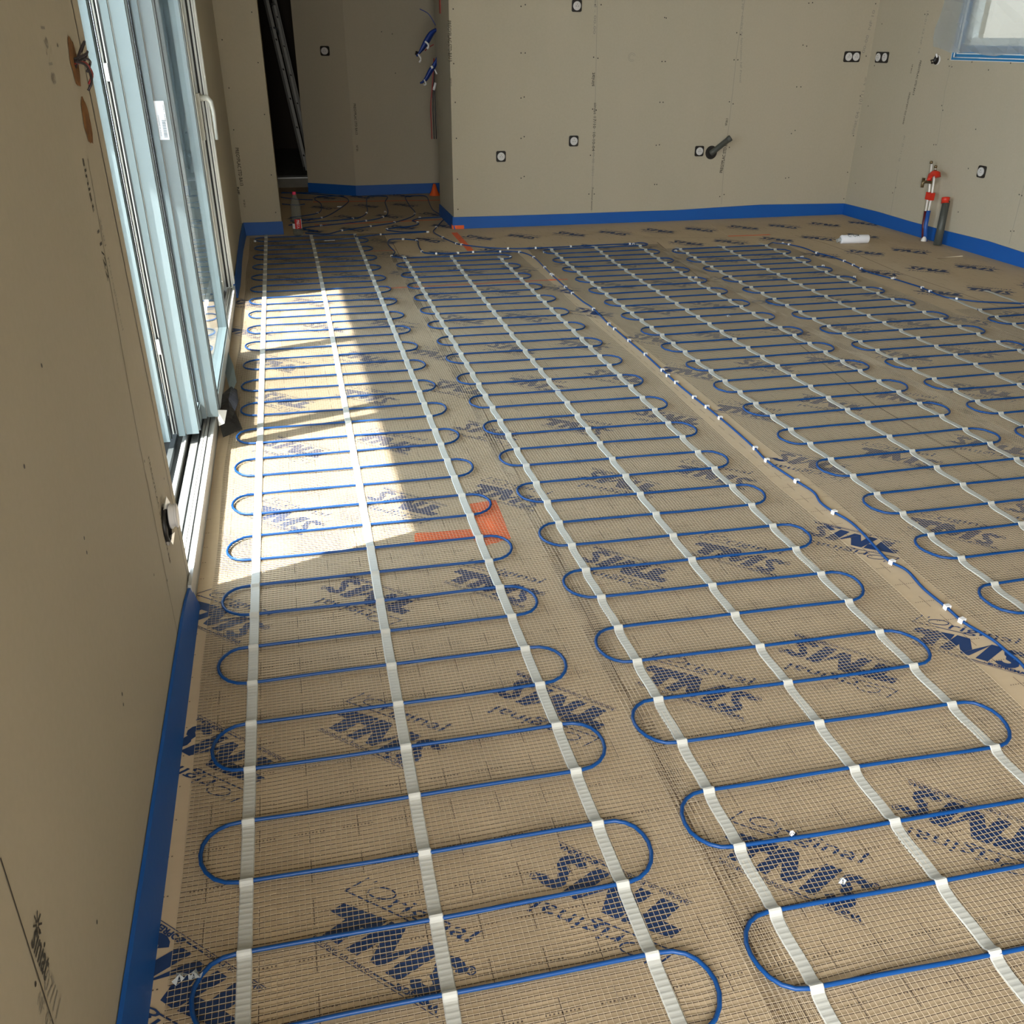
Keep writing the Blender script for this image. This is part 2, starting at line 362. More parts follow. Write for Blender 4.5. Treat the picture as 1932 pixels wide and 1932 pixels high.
# ---- back wall
wb = MB()
wb.box(1.51, 5.75, 0, 0.77, 0, CE, 'plaster', BWp)
frB = lambda x, z: BWp(x, -0.0008, z)
dots(wb, frB, [(2.128, 1.772), (2.165, 1.784), (2.132, 1.427), (2.169, 1.427), (2.135, 1.079), (2.164, 1.087), (2.139, 0.755), (2.168, 0.768), (2.143, 0.422), (2.172, 0.435), (1.547, 1.745), (1.541, 1.345), (1.547, 1.049), (1.55, 0.764), (1.551, 0.427), (1.55, 0.17), (2.784, 1.792), (2.837, 1.793), (2.79, 1.397), (2.83, 1.389), (2.802, 0.986), (2.837, 0.977), (2.801, 0.603), (2.855, 0.266), (2.802, 0.267), (3.429, 1.705), (3.444, 1.701), (3.435, 1.365), (3.466, 1.365), (3.445, 1.037), (3.476, 1.037), (3.441, 0.677), (3.472, 0.681), (3.455, 0.335), (3.477, 0.334), (4.133, 1.594), (4.171, 1.581), (4.136, 1.38), (4.173, 1.38), (4.135, 1.037), (4.175, 1.019), (4.187, 0.647), (4.144, 0.207), (4.187, 0.225), (4.809, 1.832), (4.846, 1.836), (4.81, 1.501), (4.85, 1.493), (4.806, 1.158), (4.85, 1.158), (4.82, 0.758), (4.855, 0.785), (4.826, 0.359), (4.859, 0.363), (5.49, 1.837), (5.485, 1.414), (5.496, 1.078), (5.496, 0.73), (5.501, 0.397), (5.511, 0.148)], 0.0085)
wline(wb, frB, [(2.801, 1.827), (2.821, 1.181), (2.825, 0.925), (2.836, 0.106)], 0.004, 'plaster_faint_print')
wline(wb, frB, [(4.175, 1.847), (4.155, 1.435), (4.157, 0.912), (4.152, 0.451), (4.17, 0.137)], 0.004, 'plaster_faint_print')
BT = [(4.141, 0.573), (4.13, 0.867), (2.794, 1.223), (2.825, 0.838), (2.831, 0.525), (2.836, 0.224), (2.786, 1.749), (4.185, 1.519), (1.509, 1.511), (1.51, 1.205), (5.509, 0.991), (5.418, 1.612), (3.146, 1.398)]
wtext(wb, frB, 'PREGYPLAC STD BA13', BT[0][0], BT[0][1], 0.042, 86, 'plaster_print', 0.02, 0.30)
wtext(wb, frB, 'NF BA13', BT[1][0], BT[1][1], 0.03, 86, 'plaster_print', 0.02, 0.06)
wtext(wb, frB, 'siniat', BT[2][0], BT[2][1], 0.045, 90, 'plaster_print', 0.01, 0.11)
wtext(wb, frB, 'siniat 17/10  10-10-04', BT[3][0], BT[3][1], 0.036, -90, 'plaster_print', 0.005, 0.40)
wtext(wb, frB, '00-00  10/11', BT[4][0], BT[4][1], 0.03, -90, 'plaster_faint_print', 0.01, 0.2)
wtext(wb, frB, 'Provisional network', BT[5][0], BT[5][1], 0.026, -90, 'plaster_print', 0.0, 0.2)
wtext(wb, frB, 'Preregistered - 00.00', BT[6][0], BT[6][1] + 0.1, 0.03, -90, 'plaster_faint_print', 0.02, 0.55)
wtext(wb, frB, 'Plaque NF - Ordre de fabrication NF Preval', BT[7][0], BT[7][1] + 0.05, 0.028, -84, 'plaster_faint_print', 0.01, 0.75)
wtext(wb, frB, 'PREGYPLAC STD BA13', BT[8][0], BT[8][1], 0.042, -90, 'plaster_print', 0.015, 0.30)
wtext(wb, frB, 'NF BA13', BT[9][0], BT[9][1], 0.022, -90, 'plaster_print', 0.015, 0.06)
wtext(wb, frB, 'siniat 04 - 10/11  NF', BT[10][0], BT[10][1], 0.05, 84, 'plaster_faint_print', 0.01, 0.5)
wtext(wb, frB, '00-00  NF 10', BT[11][0] + 0.05, BT[11][1], 0.04, 84, 'plaster_faint_print', 0.01, 0.35)
for r_ in (0.022, 0.034):
    wline(wb, frB, [(BT[12][0] + r_ * math.cos(k * PI / 8 + 0.4), BT[12][1] + r_ * math.sin(k * PI / 8 + 0.4)) for k in range(14)], 0.003, 'plaster_faint_print')
wb.build('wall_back', kind='structure')
# ---- right wall with its window opening
wr = MB()
WY0, WY1, WZ0, WZ1 = 5.75, 7.52, 1.405, 2.28
wr.box(0, 0.25, 4.6, WY0, 0, CE, 'plaster', RWp); wr.box(0, 0.25, WY1, 8.72, 0, CE, 'plaster', RWp)
wr.box(0, 0.25, WY0, WY1, 0, WZ0, 'plaster', RWp); wr.box(0, 0.25, WY0, WY1, WZ1, CE, 'plaster', RWp)
frR = lambda y, z: RWp(-0.0008, y, z)
dots(wr, frR, [(8.6, 1.676), (8.587, 0.997), (8.581, 0.64), (8.57, 0.309), (7.526, 1.062), (7.499, 1.027), (7.521, 0.756), (7.493, 0.759), (7.927, 0.353), (7.958, 0.303), (7.57, 1.408), (7.538, 1.358), (7.503, 1.354), (7.27, 1.394), (7.057, 1.343), (6.83, 1.396), (7.045, 0.915), (7.025, 0.62), (6.393, 0.504), (6.364, 0.5), (6.382, 0.233), (6.349, 0.239), (7.024, 0.278), (7.999, 1.741), (7.956, 1.74), (8.6, 1.337)], 0.0085)
wline(wr, frR, [(7.518, 1.378), (7.527, 1.179), (7.486, 0.856), (7.476, 0.752)], 0.003, 'plaster_faint_print')
wline(wr, frR, [(7.941, 0.507), (7.926, 0.115)], 0.004, 'plaster_faint_print'); wline(wr, frR, [(6.369, 0.573), (6.364, 0.14)], 0.004, 'plaster_faint_print')
RT = [(7.936, 1.257), (7.977, 1.032), (7.974, 1.61), (7.948, 0.686), (8.035, 1.325), (8.142, 1.771)]
wtext(wr, frR, 'PREGYPLAC STD BA13', RT[0][0], RT[0][1], 0.034, -92, 'plaster_print', 0.015, 0.27, -1)
wtext(wr, frR, 'SINIAT STD CAPLATREND', RT[1][0] + 0.02, RT[1][1] - 0.02, 0.028, 88, 'plaster_print', 0.015, 0.26, -1)
wtext(wr, frR, '10-01-22 NF 14', RT[2][0], RT[2][1], 0.032, -92, 'plaster_faint_print', 0.01, 0.32, -1)
wtext(wr, frR, '02 - 11 - 22 - NF', RT[3][0], RT[3][1], 0.032, 88, 'plaster_faint_print', 0.01, 0.22, -1)
wtext(wr, frR, 'NF BA13', RT[4][0], RT[4][1], 0.022, -92, 'plaster_print', 0.01, 0.07, -1)
wr.build('wall_right', kind='structure')
# ---- short wing of wall left of the hallway opening, and its run back along the hallway
ww = MB()
ww.box(-0.40, -0.030, 8.69, 8.79, 0, CE, 'plaster'); ww.box(-0.13, -0.030, 8.79, 11.62, 0, CE, 'plaster')
frW = lambda x, z: (x, 8.6892, z)
dots(ww, frW, [(-0.078, 1.704), (-0.334, 1.51), (-0.33, 1.164), (-0.074, 1.349), (-0.071, 0.965), (-0.336, 0.851), (-0.072, 0.493), (-0.072, 0.185)], 0.0075)
WT = [(-0.332, 0.562), (-0.367, 0.372), (-0.328, 0.267), (-0.356, 0.831)]
wtext(ww, frW, 'PREGYPLAC STD BA13', WT[0][0], WT[0][1], 0.040, -90, 'plaster_print', 0.015, 0.30)
wtext(ww, frW, 'NF', WT[1][0], WT[1][1], 0.03, -90, 'plaster_print', 0.03, 0.06); wtext(ww, frW, 'NF BA13', WT[2][0], WT[2][1], 0.022, -90, 'plaster_print', 0.01, 0.06)
ww.build('wall_hallway_left', kind='structure')
# ---- hallway end walls, raised slab of the unlit room behind
wh = MB()
wh.prism([(0.30, 11.19), (0.805, 10.86), (0.86, 10.96), (0.36, 11.29)], 0, CE, 'plaster')
wh.prism([(0.805, 10.86), (2.80, 10.97), (2.80, 11.07), (0.86, 10.96)], 0, CE, 'plaster')
frH = lambda x, z: (x, 10.859 + 0.055 * (x - 0.805), z)
HT = [(0.843, 10.862, 0.77), (0.838, 10.862, 0.483), (1.029, 10.872, 1.681), (1.187, 10.881, 1.588), (1.297, 10.887, 1.569), (1.31, 10.887, 1.207)]
wtext(wh, frH, 'PREGYPLAC STD BA13', HT[0][0] + .01, HT[0][2], 0.035, -90, 'plaster_print', 0.01, 0.30); wtext(wh, frH, 'NF BA', HT[1][0] + .01, HT[1][2], 0.03, -90, 'plaster_print', 0.01, 0.06)
dots(wh, frH, [(p[0], p[2]) for p in HT[3:]], 0.008)
wh.box(2.72, 2.95, 9.3, 11.0, 0, CE, 'plaster')
wh.build('wall_hallway_end', kind='structure')
dk = MB(); dk.box(-0.6, 3.0, 15.0, 15.1, 0, CE, 'dark_brown'); dk.box(-0.6, -0.5, 11.6, 15.1, 0, CE, 'dark_brown'); dk.box(-0.6, -0.03, 11.5, 11.63, 0, CE, 'dark_brown'); dk.box(2.9, 3.0, 11.0, 15.1, 0, CE, 'dark_brown')  # walls coloured near black to stand for the unlit room's shade
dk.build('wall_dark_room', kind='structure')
sl = MB(); sl.box(-0.5, 2.9, 11.64, 15.0, 0.0, 0.098, 'concrete'); sl.build('floor_dark_room', kind='structure')
th = MB(); th.box(-0.5, 0.9, 11.62, 11.80, 0.0985, 0.112, 'white_pvc'); th.build('trim_1', kind='structure', label='pale threshold strip on the edge of the raised slab')
# ---- ceiling, rear wall, terrace
ce = MB(); ce.box(-1.0, 6.1, 4.6, 15.2, CE, CE + 0.15, 'plaster'); ce.box(-1.0, 9.2, -2.8, 4.6, CE, CE + 0.15, 'plaster'); ce.build('ceiling', kind='structure')
wk = MB(); wk.box(-0.75, 0.05, -2.7, -2.5, 0, CE, 'plaster'); wk.box(2.95, 9.2, -2.7, -2.5, 0, CE, 'plaster'); wk.box(0.05, 2.95, -2.7, -2.5, 0, CE, 'plaster'); wk.box(9.0, 9.2, -2.5, 4.8, 0, CE, 'plaster'); wk.box(5.86, 9.2, 4.6, 4.8, 0, CE, 'plaster'); wk.build('wall_rear', kind='structure')  # room widened out of view to weaken bounce light on the left wall
xw = MB(); xw.box(-5.0, -0.73, 0.75, 0.95, -0.1, 3.6, 'outside_pale'); xw.build('wall_sky_blocker', kind='structure')  # unseen wall added to block sky light from the door panels
nw = MB(); nw.box(7.3, 7.5, 3.0, 11.0, -0.2, 4.2, 'window_dimmer'); nw.build('wall_window_dimmer', kind='structure')  # wall added beyond the window, coloured dark to dim its light
te = MB(); te.box(-9.0, -0.73, -6.0, 14.0, -0.16, -0.06, 'terrace'); te.build('terrace_floor', kind='structure')
ov = MB(); ov.box(-2.365, -0.73, 0.2, 8.0, 3.6, 3.72, 'outside_pale'); ov.build('terrace_canopy', kind='structure')

# ================================================================ SLIDING DOOR
DY0, DY1 = 2.53, 6.45
dr = thing('door_1', 'white sliding glass door in the left wall, near panels pushed open', 'door', LWp(0, 4.5, 0), kind='structure')
m = MB()   # sill with its running rails
m.box(-0.26, -0.03, DY0 - 0.03, DY1, 0.0, 0.028, 'sill_dark', LWp); m.box(-0.03, 0.012, DY0 - 0.03, DY1, 0.0, 0.028, 'grey_pvc', LWp)
m.box(-0.26, -0.205, DY0, DY1, 0.028, 0.085, 'grey_pvc', LWp)
m.box(-0.165, -0.145, DY0, DY1, 0.028, 0.052, 'dark_metal', LWp)
m.box(-0.112, -0.096, DY0, DY1, 0.028, 0.068, 'sill_white', LWp); m.box(-0.100, -0.094, DY0, DY1, 0.060, 0.075, 'sill_white', LWp)
m.box(-0.080, -0.052, DY0, DY1, 0.028, 0.056, 'sill_alu', LWp); m.box(-0.048, -0.036, DY0, DY1, 0.028, 0.048, 'grey_pvc', LWp)
m.box(-0.036, -0.026, DY0, DY1, 0.028, 0.074, 'sill_white', LWp); m.box(-0.022, -0.012, DY0, DY1, 0.028, 0.078, 'sill_white', LWp)
m.box(-0.012, 0.014, DY0 - 0.02, DY1, 0.028, 0.072, 'sill_white', LWp); m.box(0.004, 0.014, DY0 - 0.02, DY1, 0.072, 0.082, 'sill_white', LWp)
m.box(-0.014, -0.009, DY0, DY1, 0.072, 0.0735, 'black_rubber', LWp)
m.build('door_sill', dr)
m = MB(); m.box(-0.26, -0.0, DY1 - 0.05, DY1, 0.028, 2.28, 'white_pvc', LWp); m.box(-0.0, 0.012, DY1 - 0.02, DY1 + 0.05, 0.0, 2.28, 'white_pvc', LWp)
m.box(-0.135, -0.118, DY1 - 0.054, DY1 - 0.05, 0.08, 2.2, 'black_rubber', LWp); m.box(-0.040, -0.028, DY1 - 0.054, DY1 - 0.05, 0.08, 2.2, 'black_rubber', LWp); m.box(-0.015, -0.008, DY1 - 0.054, DY1 - 0.05, 0.08, 2.2, 'black_rubber', LWp)
m.build('door_frame', dr)
m = MB(); m.box(-0.26, -0.20, DY0 - 0.06, DY0 - 0.01, 0.028, 2.28, 'white_pvc', LWp); m.box(-0.10, -0.018, DY0 - 0.02, DY0 + 0.02, 0.028, 2.28, 'white_pvc', LWp); m.build('door_frame', dr)
m = MB(); m.box(-0.26, -0.0, DY0, DY1, 2.2, 2.28, 'white_pvc', LWp); m.build('door_head', dr)
def leaf(x0, x1, y0, y1, seal=True, pm='panel_film', zb=0.085, t=0.055, t1=0.065):
    g = MB()
    xm = (x0 + x1) / 2
    for (a, b, c, d) in ((y0, y0 + t, zb, 2.2), (y1 - t1, y1, zb, 2.2), (y0 + t, y1 - t1, zb, zb + 0.075), (y0 + t, y1 - t1, 2.11, 2.2)):
        g.box(x0 + 0.006, x1 - 0.006, a, b, c, d, pm, LWp)
        g.box(x0, x1, a + 0.014, b - 0.014, c + 0.003, d - 0.006, pm, LWp)
    # vertical profile steps on the stile end that faces the camera
    w = x1 - x0
    g.box(x0 + 0.0, x0 + 0.30 * w, y0 - 0.012, y0 + 0.01, zb - 0.006, 2.2, pm, LWp)
    g.box(x0 + 0.36 * w, x1 - 0.06 * w, y0 - 0.006, y0 + 0.01, zb - 0.003, 2.2, pm, LWp)
    o = g.build('door_panel', dr)
    if seal:
        s_ = MB(); s_.box(x0 - 0.006, x0, y0 - 0.014, y0 + 0.004, zb, 2.2, 'black_rubber', LWp); s_.box(x0 + 0.31 * w, x0 + 0.35 * w, y0 - 0.0065, y0 + 0.004, zb, 2.2, 'grey_pvc', LWp)
        s_.box(x1, x1 + 0.003, y0 + 0.02, y0 + 0.026, zb, 2.2, 'black_rubber', LWp); s_.build('rubber_seal', o, label='black rubber seal')
    p = MB(); p.box(xm - 0.012, xm + 0.012, y0 + t, y1 - t1, zb + 0.075, 2.11, 'glass', LWp); p.build('pane', o)
    return o
leaf(-0.196, -0.150, 3.70, 5.06)
lA = leaf(-0.118, -0.034, 3.73, 5.09, zb=0.10)
lB = leaf(-0.040, 0.036, 3.90, 5.10, zb=0.105)
lD = leaf(-0.118, -0.050, 5.03, DY1 - 0.055, t1=0.13, pm='white_pvc')
# brush strips and clips in the gaps between the panels
m = MB()
for xa, xb in ((-0.148, -0.143), (-0.137, -0.130), (-0.126, -0.121)): m.box(xa, xb, 3.74, 3.77, 0.10, 2.2, 'black_rubber', LWp)
m.box(-0.143, -0.137, 3.73, 3.77, 0.10, 2.2, 'white_pvc', LWp); m.box(-0.130, -0.126, 3.73, 3.77, 0.10, 2.2, 'aluminium', LWp)
m.build('brush_seal', lA)
m = MB(); m.box(-0.140, -0.126, 3.715, 3.725, 1.395, 1.45, 'paper_white', LWp); m.box(-0.140, -0.126, 3.715, 3.725, 0.44, 0.50, 'paper_white', LWp); m.build('spacer_block', lA)
# bar-coded paper label on the panel end
m = MB(); x0, x1, y_, z0, z1 = -0.024, 0.017, 3.890, 1.195, 1.325
m.quad([LWp(x0, y_, z0), LWp(x1, y_, z0), LWp(x1, y_, z1), LWp(x0, y_, z1)], 'paper_white')
random.seed(3)
zz = z0 + 0.008
while zz < z0 + 0.065:
    h_ = random.choice((0.0012, 0.002, 0.003)); m.quad([LWp(x0 + 0.024, y_ - 0.0006, zz), LWp(x0 + 0.036, y_ - 0.0006, zz), LWp(x0 + 0.036, y_ - 0.0006, zz + h_), LWp(x0 + 0.024, y_ - 0.0006, zz + h_)], 'label_grey'); zz += h_ + random.choice((0.0015, 0.0022))
frS = lambda x, z: LWp(x, y_ - 0.0006, z)
wtext(m, frS, 'N 34 C  FENETRES 210', x0 + 0.006, z0 + 0.045, 0.006, -90, 'label_grey', 0.02, 0.075)
wtext(m, frS, 'COULISSANT 3V 12.04.22', x0 + 0.014, z0 + 0.048, 0.005, -90, 'label_grey', 0.02, 0.07)
wtext(m, frS, '0021  5544', x1 - 0.004, z1 - 0.04, 0.004, -90, 'label_grey', 0.03, 0.055)
m.build('barcode_label', lB, label='white bar code label')
# handle on the far panel
hd = MB(); hy = DY1 - 0.055 - 0.05
hd.box(-0.052, -0.030, hy - 0.028, hy + 0.028, 0.98, 1.235, 'handle_beige', LWp)
hd.tube([LWp(-0.036, hy, 1.21), LWp(0.010, hy, 1.21), LWp(0.030, hy, 1.19), LWp(0.036, hy, 1.14), LWp(0.034, hy, 0.98)], 0.017, 'handle_beige', 8, r_fn=lambda t: 1.1 - 0.5 * t)
hd.build('handle', lD, label='light grey lever handle')
# closing strip on the near edge of the head of the wall: torn plastic at the bottom of the middle panels
gf = MB()
P = [(-0.3847, 4.9294), (-0.318, 4.5428)]
g0 = [(-0.383, 4.98, 0.085), (-0.372, 4.92, 0.10), (-0.335, 4.70, 0.075), (-0.318, 4.52, 0.045)]
g1 = [(-0.392, 4.92, 0.050), (-0.392, 4.80, 0.040), (-0.362, 4.56, 0.022), (-0.348, 4.44, 0.006)]
for k in range(3): gf.quad([g1[k], g1[k + 1], g0[k + 1], g0[k]], 'grey_film', True)
gf.build('flashing_offcut', None, 'curled grey plastic offcut leaning on the door sill', 'offcut').data
bf = MB()
ring0 = [(-0.345, 4.50, 0.03), (-0.378, 4.34, 0.05), (-0.385, 4.10, 0.055), (-0.375, 3.96, 0.03), (-0.365, 3.90, 0.004), (-0.285, 3.98, 0.003), (-0.318, 4.14, 0.03), (-0.308, 4.32, 0.015), (-0.322, 4.50, 0.012)]
c_ = (-0.345, 4.22, 0.062); c2 = (-0.335, 4.02, 0.03)
idx = len(bf.v); bf.v += ring0 + [c_, c2]; mi = bf.mi('black_film')
for a, b, c in ((0, 1, 9), (1, 2, 9), (2, 3, 10), (3, 4, 10), (4, 5, 10), (5, 6, 10), (6, 7, 9), (7, 8, 9), (8, 0, 9), (2, 10, 9), (10, 6, 9)): bf.face([idx + a, idx + b, idx + c], mi)
o = bf.build('membrane_offcut', None, 'crumpled black membrane scrap on the floor beside the door sill', 'scrap')
md = o.modifiers.new('t', 'SOLIDIFY'); md.thickness = 0.002
wf = MB(); wf.quad([(-0.372, 3.90, 0.13), (-0.335, 3.93, 0.115), (-0.350, 3.89, 0.07), (-0.374, 3.89, 0.06)], 'white_pvc'); o = wf.build('plastic_corner', lB, label='white protective film corner'); md = o.modifiers.new('t', 'SOLIDIFY'); md.thickness = 0.001

# ================================================================ EDGE STRIPS (blue foam)
def strip(name, pts, hts, label, thick=0.008, lean=0.0, base=0.0):
    m = MB(); mi = m.mi('foam_blue'); i0 = len(m.v); N = len(pts)
    for k, (p, h) in enumerate(zip(pts, hts)):
        a = Vector((*pts[max(k - 1, 0)], 0)); b = Vector((*pts[min(k + 1, N - 1)], 0)); t = (b - a).normalized(); n = Vector((t.y, -t.x, 0))
        q = Vector((*p, 0))
        for (off, z) in ((lean, base), (0.0, h), (-thick, h), (-thick + lean * 0.2, base)): m.v.append(tuple(q + n * off + Vector((0, 0, z))))
    for k in range(N - 1):
        for j in range(4):
            a = i0 + k * 4 + j; b = i0 + k * 4 + (j + 1) % 4; m.face([a, a + 4, b + 4, b], mi)
    m.face([i0, i0 + 1, i0 + 2, i0 + 3], mi); e = i0 + (N - 1) * 4; m.face([e + 3, e + 2, e + 1, e], mi)
    return m.build(name, None, label, 'foam strip')
def lx(y, d): return (-0.425 + 0.00615 * y + d, y)
ys = [-0.6, 0.3, 1.1, 1.7, 2.1, 2.3, 2.42, 2.52]
strip('edge_strip', [lx(y, 0.010) for y in ys], [0.10, 0.10, 0.10, 0.10, 0.10, 0.098, 0.088, 0.070], 'blue foam edge strip along the left wall, nearest the camera', lean=0.017)
ys = [6.42, 6.8, 7.2, 7.6, 8.0, 8.4, 8.67]
strip('edge_strip', [lx(y, 0.010 + 0.006 * math.sin(y * 3)) for y in ys], [0.09, 0.10, 0.105, 0.10, 0.11, 0.105, 0.11], 'blue foam edge strip along the left wall beyond the sliding door', lean=0.012)
strip('edge_strip', [(-0.022, 8.681), (-0.2, 8.681), (-0.36, 8.681)][::-1], [0.11, 0.108, 0.11], 'short blue foam edge strip below the wall left of the hallway', lean=0.004)
strip('edge_strip', [(x, BWp(x, -0.010, 0)[1]) for x in (1.505, 2.0, 2.6, 3.2, 3.7, 4.1, 4.6, 5.1, 5.522)], [0.104, 0.100, 0.098, 0.098, 0.097, 0.108, 0.120, 0.112, 0.104], 'long blue foam edge strip along the back wall', lean=0.004)
strip('edge_strip', [(RWp(-0.010, y, 0)[0], y) for y in (8.682, 8.1, 7.6, 7.1, 6.6, 6.1, 5.5, 4.5, 3.0, 1.0)], [0.104, 0.112, 0.106, 0.11, 0.12, 0.105, 0.10, 0.10, 0.10, 0.10], 'blue foam edge strip along the right wall behind the pipes', lean=0.006)
strip('edge_strip', [(1.500, 9.42), (1.500, 9.0), (1.500, 8.66)], [0.104, 0.104, 0.104], 'blue foam edge strip round the hallway corner of the back wall', lean=0.004)
strip('edge_strip', [(0.295, 11.18), (0.55, 11.015), (0.80, 10.85)], [0.105, 0.105, 0.105], 'dark blue foam edge strip under the angled hallway wall', lean=0.004)
strip('edge_strip', [(0.80, 10.85), (1.3, 10.877), (2.0, 10.915), (2.7, 10.95)], [0.105, 0.105, 0.105, 0.105], 'dark blue foam edge strip at the far end of the hallway', lean=0.004)

# ================================================================ HEATING MATS
CX = [[-2.3e-05, 0.000315, 0.005673, -0.233385], [-0.000128, 0.000685, 0.013437, 0.124792], [-4.9e-05, 0.000833, 0.004358, 0.523887], [0.000449, -0.007037, 0.044987, 0.764079], [0.000677, -0.009074, 0.048072, 1.134378], [0.000508, -0.006849, 0.038911, 1.524489], [0.001943, -0.026111, 0.107861, 1.968736], [0.0036, -0.050784, 0.221877, 2.188885], [0.005095, -0.073621, 0.332427, 2.405941], [0.00467, -0.070464, 0.337665, 2.663614], [0.004667, -0.071823, 0.357501, 2.981491], [0.003085, -0.042003, 0.1686, 3.780821]]
CX += [[0, 0, 0.0622, 4.0393], [0, 0, 0.0205, 4.6524], [0, 0, 0.0205, 5.03]]
def px_(st, y):
    yy = max(0.9, y); 
    lim = (8.7, 8.7, 8.7, 7.7, 7.6, 7.6, 7.7, 7.8, 7.8, 7.6, 7.6, 7.6, 5.7, 5.7, 5.7)[st]; low = (0.3, .3, .3, .5, .5, .5, 1.9, 2.0, 2.3, 3.0, 3.1, 3.5, 1, 1, 1)[st]
    def ev(t): c = CX[st]; return ((c[0] * t + c[1]) * t + c[2]) * t + c[3]
    if y < low: return ev(low) + (y - low) * (ev(low + .1) - ev(low)) / .1 * 0.5
    if y > lim: return ev(lim) + (y - lim) * (ev(lim) - ev(lim - .1)) / .1 * 0.5
    return ev(y)
#  mat: strips, a, s, slant b, k0, k1, parity of lower index of the left-hand loops, far correction, mesh edges, y range of mesh
MATD = [((0, 1, 2), 1.2183, 0.17085, -0.01385, -5, 42, 1, 0.0006, (-0.135, 0.25), 'leftmost'),
        ((3, 4, 5), 0.9297, 0.1717, -0.02986, -4, 38, 0, 0.0, (-0.100, 0.185), 'second'),
        ((6, 7, 8), 2.2372, 0.1703, 0.00276, -10, 31, 0, 0.0, (-0.190, 0.19), 'third'),
        ((9, 10, 11), 3.4184, 0.17038, -0.00457, -16, 23, 0, 0.0, (-0.165, 0.20), 'fourth'),
        ((12, 13, 14), 4.735, 0.171, 0.0, -17, 2, 0, 0.0, (-0.150, 0.16), 'fifth')]
R = 0.0046
FEED = [[(0.6015, 8.3926), (0.809, 8.4678), (1.1117, 8.4983), (1.2293, 8.5144), (1.2098, 8.5448), (1.0375, 8.5525), (0.9143, 8.6434), (0.895, 8.7282), (0.9838, 8.7791), (1.1057, 8.8105), (1.1944, 8.8775), (1.2259, 8.9573), (1.2086, 9.0481), (1.1885, 9.123), (1.276, 9.2327), (1.3833, 9.2547), (1.4896, 9.2649)],
        [(0.8977, 7.3988), (0.8495, 7.4701), (0.8045, 7.5249), (0.8457, 7.6822), (0.8364, 7.8609), (0.8299, 8.0345), (0.8622, 8.212), (0.9172, 8.2328), (0.9825, 8.2197), (1.0903, 8.1371), (1.0791, 7.9727), (1.0665, 7.8076), (1.0678, 7.6808), (1.0824, 7.6061), (1.1756, 7.5593), (1.3427, 7.5404), (1.4707, 7.5555), (1.6968, 7.5358), (1.8455, 7.4794), (1.9078, 7.2752), (1.8962, 6.8896), (1.8853, 6.6521), (1.8763, 6.2575), (1.8751, 6.0501), (1.8751, 5.8275), (1.8881, 5.6425), (1.8682, 5.2765), (1.8698, 5.1512), (1.8677, 4.902), (1.8677, 4.6318), (1.859, 4.3631), (1.8577, 4.2818), (1.8528, 4.1483), (1.8556, 3.9186), (1.8598, 3.7814), (1.8622, 3.6335), (1.8611, 3.4441), (1.8547, 3.2711), (1.8441, 3.1408), (1.8653, 2.9349), (1.8798, 2.8221), (1.8592, 2.7348), (1.8651, 2.6565), (1.8827, 2.5734), (1.8784, 2.4769), (1.8645, 2.378), (1.8552, 2.2824), (1.876, 2.2129), (1.8599, 2.1011), (1.861, 1.9852), (1.8598, 1.8998), (1.8823, 1.8061), (1.882, 1.7362), (1.8791, 1.6706), (1.8279, 1.4945)],
        [(2.8562, 7.6291), (2.5805, 7.6306), (2.3225, 7.6155), (2.0164, 7.6157), (1.786, 7.6397), (1.5984, 7.7296), (1.4407, 7.8765), (1.4023, 7.9311), (1.3327, 8.2215), (1.2949, 8.5014), (1.3522, 8.7063), (1.4315, 8.9458), (1.5181, 9.1976)],
        [(4.0824, 7.4278), (4.1182, 7.4038), (4.1946, 7.3266), (4.2476, 7.1649), (4.2486, 6.9635), (4.2881, 6.8156), (4.2979, 6.6249), (4.2903, 6.4732), (4.2693, 6.2307), (4.2961, 6.0911), (4.3281, 5.9651), (4.3492, 5.828), (4.3609, 5.6989), (4.3461, 5.5373), (4.3564, 5.4162), (4.3978, 5.3702), (4.4956, 5.2732), (4.7629, 5.162), (4.9368, 5.0825)],
        []]
rowY = []
for mi_, (st, a, s_, b, k0, k1, par, far, me_, nm) in enumerate(MATD):
    def ry(k, x, a=a, s_=s_, b=b, far=far): return a + s_ * k + b * x + far * max(0, k - 28) ** 2
    rowY.append(ry)
random.seed(11)
